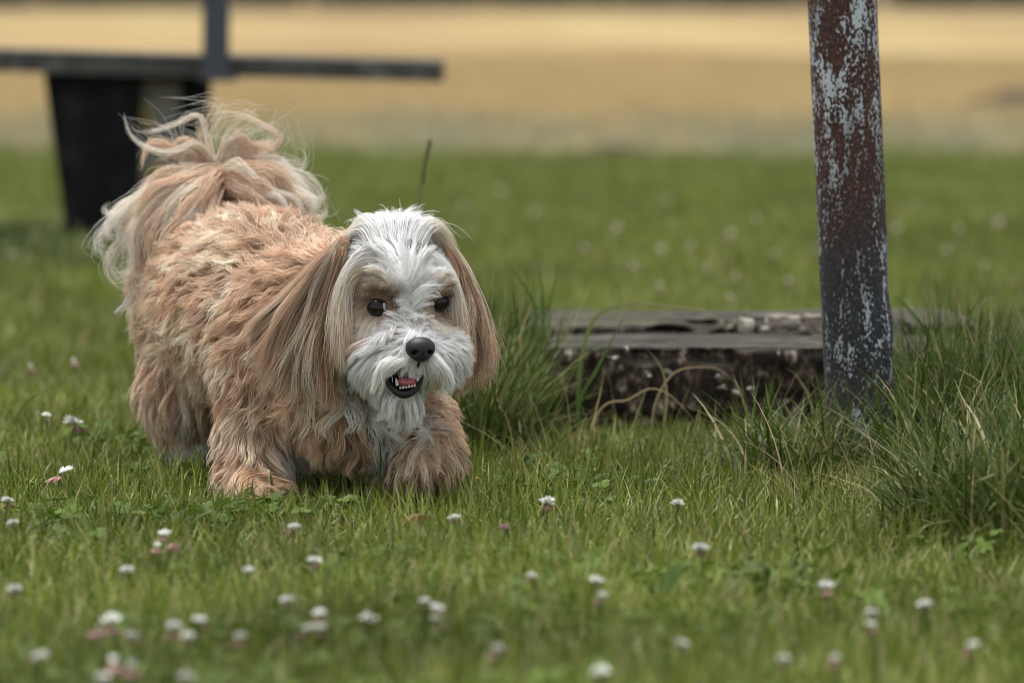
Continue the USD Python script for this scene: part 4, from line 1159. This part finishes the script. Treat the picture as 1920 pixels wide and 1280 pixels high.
for px, py, d, w, label in [(1152, 300, 14.6, .10, 'dark clump of earth at the edge of the mown lawn'), (1905, 210, 19.5, .19, 'brown lump of earth lying out in the golden field at the right')]:
    c = at(px, py, d); c[2] = .0
    m = trimesh.creation.icosphere(3); q = np.array(m.vertices)
    q = q * (1 + .5 * (meshkit.fbm(q * 2.2 + px, 3, 3) - .5))[:, None] * [w, w * .8, w * .55]
    t_ = obj('earth_clod', (q, np.array(m.faces)), M_CLOD, smooth=True)
    t_.AddTranslateOp().Set(tuple(map(float, c)))
    tag(t_, label, 'earth clod')

# ------------------------------------------------------------------ white clover


def floret_head(rg, R, n, brown):
    """A clover head: many small upright petals, the lowest ones faded and hanging."""
    parts, tint = [], []
    ga = np.pi * (3 - 5 ** .5)
    for i in range(n):
        u = (i + .5) / n
        el = math.asin(1 - 1.45 * u)                                # from the crown to below the middle
        az = i * ga
        d = np.array([math.cos(az) * math.cos(el), math.sin(az) * math.cos(el), math.sin(el)])
        faded = u > 1 - brown
        if faded:
            d = unit(d + [0, 0, -.9])
        else:
            d = unit(d + [0, 0, .35 + rg.normal(0, .12)])
        d = unit(d + rg.normal(0, .10, 3))
        l = R * rg.uniform(.85, 1.12); w = R * rg.uniform(.17, .25)
        s = unit(np.cross(d, [0, 0, 1.]) + [1e-6, 0, 0]); o = np.cross(s, d)
        b = d * R * .12
        v = np.array([b, b + d * l * .55 + s * w, b + d * l, b + d * l * .55 - s * w, b + d * l * .6 + o * w * .8, b + d * l * .6 - o * w * .5])
        parts.append((v, np.array([[0, 1, 4], [1, 2, 4], [2, 3, 4], [3, 0, 4], [1, 0, 5], [2, 1, 5], [3, 2, 5], [0, 3, 5]])))
        white = np.array([.90, .90, .86]) * rg.uniform(.85, 1.05)
        green = np.array([.42, .50, .26])
        pale = (np.array([.42, .25, .19]) if rg.random() < .6 else np.array([.60, .36, .36])) * rg.uniform(.7, 1.15)
        c = pale if faded else white
        r = pale * .8 if faded else green
        tint.append(np.array([r, c, c, c, c, c]))
    return mesh_join(parts), np.vstack(tint)


def clover(px, py, r_px, label, brown=.2, d=None, z=None, group='white clover flowers in the lawn', flat=1., full=1.0, seed=None):
    rg = np.random.default_rng(int(px * 7 + py * 13))
    if d is None:
        c = on_plane(px, py, z if z is not None else .042)
        d = (c - CAM) @ FW
    else:
        c = at(px, py, d)
    R = r_px * d / FPX * .96
    R = min(max(R, .005), .0112)
    foot = np.array([c[0] + rg.normal(0, .006), c[1] + rg.normal(0, .006), float(ground_z(c[0], c[1]))])
    t = thing('clover_flower', label, 'clover flower', group, loc=foot)
    (v, f), tint = floret_head(rg, R * rg.uniform(.85, 1.1), int(44 * full * rg.uniform(.7, 1.1)), min(1, brown + rg.uniform(0, .18)))
    v = v * [1, 1, flat]
    # heads tip over a little
    a, b = rg.normal(0, .38, 2)
    v = v + np.stack([a * v[:, 2], b * v[:, 2], 0 * a * v[:, 2]], 1)
    obj('flower_head', (v + c, f), M_FLOWER, t, tint=tint, origin=foot)
    st = catmull([foot, (foot + c) / 2 + [rg.normal(0, .003), rg.normal(0, .003), 0], c], 6)
    sv, sf = tube_mesh(st, .0009, 5)
    obj('stem', (sv, sf), M_GRASS, t, tint=np.tile([.09, .14, .04], (len(sv), 1)), origin=foot)


G1 = 'white clover flowers in the lawn'
CL = [
    (112, 890, 20, 'tall white clover flower with drooping faded skirt left of the dog\'s hind foot', .35),
    (140, 797, 20, 'pinkish white clover flower in the soft grass at far left, level with the dog\'s belly', .3),
    (88, 780, 11, 'small clover flower leaning close to the pinkish one at the far left', .2),
    (278, 790, 13, 'pale clover flower touching the dog\'s rump at the left', .1),
    (15, 940, 15, 'white clover flower cut by the left picture edge just below the tall drooping one', .2),
    (23, 982, 8, 'tiny white clover bud near the left picture edge', .0),
    (308, 1003, 16, 'white clover flower standing over two pink faded heads before the dog\'s front paw', .1),
    (326, 1022, 14, 'pink browned clover head, right one beneath the white flower before the paw', .95),
    (294, 1028, 14, 'pale pink clover head, left one beneath the white flower before the paw', .7),
    (549, 990, 16, 'flat white clover flower right at the toes of the dog\'s front paw', .1),
    (590, 1054, 15, 'round white clover flower down and right of the flat one at the paw', .15),
    (466, 1071, 9, 'small half-open clover flower between the pink heads and the round white one', .1),
    (235, 1070, 7, 'tiny pale clover bud below and left of the pink heads', .0),
    (28, 1107, 17, 'broad white clover flower low at the left picture edge', .15),
    (207, 1172, 22, 'large blurred white clover flower, topmost of the lower left bunch', .35),
    (180, 1185, 15, 'brownish clover head tucked against the large white flower of the lower left bunch', .85),
    (253, 1195, 17, 'blurred white clover flower just right of the large one in the lower left bunch', .25),
    (325, 1183, 20, 'blurred clover flower with white crown over a brown skirt, lower left', .4),
    (378, 1165, 11, 'small blurred clover bud right of the brown-skirted flower', .1),
    (350, 1196, 10, 'faint clover bud below the small blurred one, lower left', .2),
    (450, 1200, 18, 'clover flower with sparse white top and dark hanging florets, lower left of centre', .5),
    (72, 1232, 18, 'blurred clover flower alone in the bottom left corner', .15),
    (213, 1245, 19, 'dark-centred faded clover head near the bottom edge at left', .65),
    (246, 1256, 18, 'pinkish brown clover head beside the dark-centred one near the bottom edge', .8),
    (193, 1274, 18, 'white clover flower cut by the bottom edge at left', .2),
    (348, 1272, 17, 'lone white clover flower cut by the bottom edge, under the brown-skirted one', .2),
    (537, 1128, 8, 'small white clover speck above the four-petalled pair, lower centre', .1),
    (573, 1183, 13, 'left pale clover flower of a close pair in the lower centre', .3),
    (599, 1152, 12, 'upper white clover flower of a close pair in the lower centre', .15),
    (600, 1180, 11, 'lower right clover bud of the close pair in the lower centre', .3),
    (691, 1162, 17, 'round soft white clover flower, alone in the lower centre', .15),
    (793, 1130, 16, 'upper left clover flower of the trio below the dog\'s chest', .2),
    (823, 1142, 15, 'brightest clover flower of the trio below the dog\'s chest', .15),
    (822, 1166, 14, 'brown-stained lowest clover flower of the trio below the dog\'s chest', .5),
    (930, 1222, 9, 'faint faded clover head at the bottom centre', .6),
    (851, 972, 10, 'thin white clover flower on a tall stalk under the dog\'s lifted paw', .2),
    (945, 984, 13, 'dried brown clover head right of the dog\'s lifted paw', 1.0),
    (1026, 944, 18, 'ragged white clover flower in the lit grass between dog and post', .2),
    (1271, 945, 16, 'dense white clover flower in front of the dark beam', .1),
    (1313, 1031, 20, 'spiky white clover flower, largest sharp one, below the beam', .1),
    (995, 1082, 11, 'small white clover flower left of the double one in the lower middle', .15),
    (1119, 1090, 13, 'upper flower of the double clover in the lower middle', .1),
    (1126, 1122, 12, 'lower flower of the double clover in the lower middle', .35),
    (1550, 1103, 20, 'spiky open clover flower below the foot of the rusty post', .15),
    (1732, 1135, 17, 'white clover flower with dark centre at the lower right', .1),
    (1636, 1150, 12, 'upper small clover flower of a pair under the post at lower right', .15),
    (1634, 1176, 9, 'lower faded clover bud of a pair under the post at lower right', .5),
    (1281, 1210, 12, 'faint white clover flower low at the bottom, right of centre', .2),
    (1470, 1240, 12, 'blurred clover flower near the bottom edge under the spiky ones', .3),
    (1565, 1240, 14, 'pinkish blurred clover flower near the bottom edge at right', .6),
    (1126, 1262, 22, 'wide white clover flower almost on the bottom edge', .1),
    (1818, 1215, 12, 'faint clover flower in the bottom right corner', .4),
]
for px, py, r, label, brown in CL:
    clover(px, py, r, label, brown, flat=.8 if brown < .3 else 1., z=.046 if py < 1040 else .040)
clover(20, 484, 15, 'pale clover flower in the shade of the bench at the far left', .2, d=8.6)
def FARL(px, py):
    if px < 100:
        return 'faint clover flower blurred in the lawn at the left picture edge'
    if px < 300:
        return 'faint clover flower blurred in the lawn just left of the dog\'s rump'
    if px > 1690:
        return 'pale clover disc right of the rusty post, ' + ('high up near the field' if py < 440 else 'low, over the long grass')
    row = 'far back, under the field edge' if py < 400 else 'half way down the blurred lawn' if py < 450 else 'just behind the beams' if py > 494 else 'on the near side of the lawn'
    col = 'close to the dog\'s head' if px < 1050 else 'above the beams\' left end' if px < 1200 else 'above the beams\' middle' if px < 1400 else 'next to the post'
    return 'pale clover disc ' + row + ', ' + col


for px, py in [(1152, 430), (1295, 465), (1240, 470), (870, 388), (878, 440), (1500, 388), (1000, 400), (1770, 472), (1680, 432), (1368, 440), (1450, 478), (1525, 470), (1800, 430), (1846, 500), (1380, 520), (1010, 500),
               (1190, 500), (1600, 470), (1720, 390), (940, 360), (1100, 470), (1420, 415), (1325, 505), (1870, 420), (1560, 345), (1250, 380), (60, 690), (140, 680), (1085, 405), (1480, 530), (1370, 560), (1240, 540)]:
    c = on_plane(px, py, .05)
    d = float((c - CAM) @ FW)
    clover(px, py, 9, FARL(px, py), .6, d=d, group='blurred clover flowers in the far lawn', full=.6)

# ------------------------------------------------------------------ broad leaves, single blades, a dead leaf
M_LEAF = plant_mat('broad_leaf', (.92, 1.08), .3, .5)


def leaf_mesh(base, tip, width, fold=.25, lift=.0, seed=0, n=14):
    """An oval leaf with a sunk midrib and a wavy edge."""
    t = np.linspace(0, 1, n)
    side = unit(np.cross(tip - base, [0, 0, 1.])); nz = unit(np.cross(side, tip - base))
    mid = base + (tip - base) * t[:, None] + nz * (lift * np.sin(np.pi * t))[:, None]
    w = width / 2 * np.sin(np.pi * np.clip(t, .02, .985) ** .8) ** .75
    wav = 1 + .07 * np.sin(t * 30 + seed)
    rows = []
    for s in (-1, -.5, 0, .5, 1):
        rows.append(mid + side * (s * w * wav)[:, None] + nz * (abs(s) * w * fold + (.0012 if abs(s) == .5 else 0))[:, None])
    v = np.stack(rows, 1).reshape(-1, 3)
    i, j = np.meshgrid(np.arange(n - 1), np.arange(4), indexing='ij'); a = (i * 5 + j).ravel()
    return v, np.stack([a, a + 1, a + 6, a + 5], 1)


WEEDS = [
    ('light green rounded weed leaf just left of the dog\'s front paw', [((262, 985), (232, 950), 38, .045), ((300, 985), (318, 938), 40, .05)], (.115, .185, .055)),
    ('long weed leaf pointing up against the dog\'s front leg', [((345, 1000), (398, 958), 34, .05)], (.115, .18, .05)),
    ('broad blurred dock leaf at the far left edge', [((30, 785), (85, 728), 42, .09)], (.105, .165, .045)),
    ('bluish crinkled weed leaf in the lawn between dog and beam', [((980, 875), (1026, 850), 36, .05)], (.12, .185, .11)),
    ('pale bluish weed leaf right of the crinkled one', [((1198, 912), (1240, 900), 30, .05)], (.13, .19, .12)),
    ('upright oval plantain leaf in the lower middle', [((1262, 1118), (1268, 1056), 46, .055)], (.115, .18, .06)),
    ('yellow-green oval leaf standing among the lower clover flowers', [((660, 1165), (648, 1116), 36, .05)], (.12, .185, .045)),
    ('small bright leaf above the yellow-green oval one', [((618, 1090), (604, 1058), 28, .05)], (.12, .18, .04)),
    ('broad leaf low in front of the dog\'s paw', [((470, 1005), (500, 975), 36, .03), ((430, 1012), (395, 985), 34, .03)], (.115, .18, .06)),
    ('round pale leaf in the shaded grass below the post', [((1500, 1090), (1520, 1062), 34, .05), ((1440, 1085), (1420, 1055), 32, .05)], (.10, .165, .07)),
    ('pair of rounded leaves in front of the beam', [((1395, 862), (1380, 838), 30, .055), ((1425, 858), (1448, 846), 28, .055)], (.09, .15, .06)),
    ('soft blurred leaf at the left edge near the bottom', [((10, 1200), (30, 1160), 44, .05)], (.11, .17, .05)),
]
for label, leaves, col in WEEDS:
    (bx, by), _, _, z0 = leaves[0]
    d = float((on_plane(bx, by, z0 * .4) - CAM) @ FW)
    foot = at(bx, by, d); foot[2] = float(ground_z(foot[0], foot[1]))
    t = thing('leafy_weed', label, 'weed', loc=foot)
    for (b, e, w, z) in leaves:
        pb, pe = at(*b, d), at(*e, d - .004)
        s = d / FPX
        m = leaf_mesh(pb, pe, w * s, .22, .002, seed=b[0])
        obj('leaf', m, M_LEAF, t, smooth=True, tint=np.tile(col, (len(m[0]), 1)), origin=foot)
        sv, sf = tube_mesh(catmull([foot, (foot + pb) / 2 + [.002, 0, 0], pb], 5), .0010, 5)
        obj('stalk', (sv, sf), M_LEAF, t, tint=np.tile(col, (len(sv), 1)), origin=foot)


def strip(ctrl, w, n=26, fold=.25, taper=.9):
    """One flat grass blade along control points."""
    p = catmull(ctrl, n); t = np.linspace(0, 1, n)
    T = unit(np.gradient(p, axis=0))
    s = unit(np.cross(T, FW)); nz = np.cross(T, s)
    wd = w * np.clip(np.minimum(.5 + t * 2.5, ((1 - t) / .45) ** taper), .04, 1) / 2
    v = np.stack([p - s * wd[:, None], p + nz * (wd * fold)[:, None], p + s * wd[:, None]], 1).reshape(-1, 3)
    i, j = np.meshgrid(np.arange(n - 1), np.arange(2), indexing='ij'); a = (i * 3 + j).ravel()
    return v, np.stack([a, a + 1, a + 4, a + 3], 1)


GR, GD, ST, BL = (.10, .165, .035), (.055, .10, .028), (.42, .34, .19), (.16, .23, .17)
BLADES = [
    ('arching green blade with dry tip hanging over the timber beam', 5.42, [(1085, 720), (1105, 615), (1140, 580), (1200, 570), (1290, 577), (1335, 588), (1372, 632)], 8, GR, ST),
    ('slanting green blade crossing the end of the beam', 5.40, [(1085, 760), (1120, 690), (1180, 575)], 7, GR, GR),
    ('bowed straw blade standing before the beam face', 5.40, [(1245, 800), (1250, 740), (1240, 690), (1212, 652)], 5, ST, ST),
    ('flat arch of dry grass before the beam face', 5.40, [(1225, 770), (1262, 700), (1320, 688), (1355, 696), (1395, 735)], 4, ST, ST),
    ('thin dry arch of grass close to the post', 5.36, [(1530, 800), (1515, 740), (1490, 700), (1470, 690)], 4, ST, ST),
    ('upright green blade against the dark beam face', 5.36, [(1428, 820), (1440, 750), (1455, 690)], 7, GR, GR),
    ('broad green blade with bright edge against the beam face', 5.36, [(1415, 830), (1440, 760), (1453, 715)], 8, GR, GR),
    ('low dry arch of grass at the left foot of the beam', 5.36, [(1115, 790), (1140, 755), (1175, 750), (1220, 728), (1262, 745), (1312, 800)], 4, ST, ST),
    ('tall dark broad blade leaning left beside the post', 5.4, [(1745, 660), (1735, 620), (1705, 580), (1665, 546)], 11, GD, GD),
    ('tall broad blade with sunlit tip leaning right at the right edge', 5.4, [(1800, 680), (1806, 620), (1830, 568), (1860, 522)], 9, GR, GR),
    ('upright broad blade with browned tip right of the post', 5.45, [(1765, 660), (1750, 590), (1736, 530), (1718, 508)], 10, GR, (.3, .25, .12)),
    ('slim upright blade beside the brown-tipped one', 5.45, [(1748, 660), (1742, 600), (1740, 545)], 7, GD, GR),
    ('slim dark blade farther back at the right', 5.55, [(1772, 640), (1775, 560), (1776, 490)], 6, GR, GR),
    ('curled dry grass hook at the right edge', 5.4, [(1830, 640), (1838, 575), (1858, 556), (1870, 566), (1862, 590)], 5, ST, ST),
    ('pale bluish bent blade in front of the post foot', 5.05, [(1700, 960), (1716, 890), (1722, 830), (1724, 800), (1722, 800)], 11, BL, BL),
    ('green blade bowing over the post foot', 5.08, [(1665, 880), (1672, 780), (1690, 700), (1720, 684), (1760, 678)], 9, GD, GR),
    ('dark blade standing close against the post foot', 5.08, [(1590, 900), (1597, 830), (1592, 760), (1583, 690)], 8, GD, GD),
    ('second dark blade rising along the post foot', 5.08, [(1640, 900), (1645, 840), (1650, 770), (1640, 690)], 7, GD, GD),
    ('pale bluish blade hanging in the lawn before the beam', 5.0, [(1372, 930), (1378, 890), (1380, 850), (1379, 848)], 9, BL, BL),
    ('short bluish blade below the hanging one', 4.95, [(1362, 950), (1364, 920), (1368, 902)], 9, BL, BL),
    ('thick upright blade in front of the dog\'s paw', 4.86, [(516, 975), (512, 930), (506, 872)], 9, (.13, .21, .09), (.13, .21, .09)),
    ('slim blade slanting across the dog\'s paw', 4.86, [(460, 985), (470, 930), (476, 890)], 6, GR, GR),
    ('dark blade standing in front of the dog\'s chest', 4.84, [(712, 900), (714, 850), (706, 805)], 6, GD, GD),
    ('broad blade leaning right under the dog\'s chest', 4.82, [(650, 975), (632, 940), (615, 920)], 8, GR, GR),
    ('arched green blade above the left clump of long grass', 5.6, [(1005, 600), (985, 540), (955, 500), (938, 478)], 9, GD, GR),
    ('stout dark blade leaning right in the left clump', 5.6, [(1018, 600), (1016, 540), (1008, 490)], 9, GD, GD),
    ('tall pale blade rising from the left clump', 5.6, [(1030, 600), (1042, 520), (1046, 470)], 6, GR, GR),
    ('pale blade rising behind the beam end', 5.98, [(1095, 600), (1110, 550), (1122, 518)], 8, GR, (.2, .24, .1)),
]
for label, d, c, w, c0, c1 in BLADES:
    foot = at(c[0][0], c[0][1], d)
    n = len(c)
    pts = np.array([at(x, y, d - .02 * k / n) for k, (x, y) in enumerate(c)])
    root = foot.copy(); root[2] = -.003
    if root[2] < pts[0][2] - .004:
        pts = np.vstack([root, pts])
    m = strip(pts - root, w * d / FPX * .9)
    k = len(m[0])
    b = obj('wild_grass', m, M_LEAF, smooth=True, tint=lerp(np.array(c0) + np.zeros((k, 3)), np.array(c1), np.repeat(np.linspace(0, 1, k // 3), 3) ** 2))
    b.AddTranslateOp().Set(tuple(map(float, root)))
    tag(b, label, 'grass blade', kind='thing')

# seed stalk behind the dog
d = 5.9
root = at(780, 420, d); root[2] = 0
s = thing('grass_stalk', 'single thin grass stalk with narrow seed head rising behind the dog\'s head', 'grass stalk', loc=root)
pts = np.vstack([root, L3((784, 420, d), (790, 350, d), (797, 300, d), (806, 268, d))])
sv, sf = tube_mesh(catmull(pts, 24), .0012, 5)
obj('stem', (sv, sf), M_STRAW, s, tint=np.tile([.16, .17, .08], (len(sv), 1)), origin=root)
rg = np.random.default_rng(3)
hp = catmull(L3((792, 340, d), (798, 300, d), (806, 266, d)), 34)
pr = []
for i, p in enumerate(hp):
    for _ in range(2):
        q, qf = ellipsoid(np.zeros(3), (.0011, .0011, .0032), 1)
        off = unit(rg.normal(0, 1, 3)) * .0012
        pr.append((q + p + off, qf))
sv, sf = mesh_join(pr)
obj('seed_head', (sv, sf), M_STRAW, s, tint=np.tile([.15, .14, .075], (len(sv), 1)), origin=root)

m = leaf_mesh(np.zeros(3), np.array([.030, .006, .006]), .018, .6, .004, 2)
p = on_plane(752, 992, .014)
o = obj('dead_leaf', m, M_LEAF, smooth=True, tint=np.tile([.16, .075, .03], (len(m[0]), 1)))
o.AddTranslateOp().Set(tuple(map(float, p)))
tag(o, 'curled brown dead leaf in the grass under the dog\'s chest', 'dead leaf')
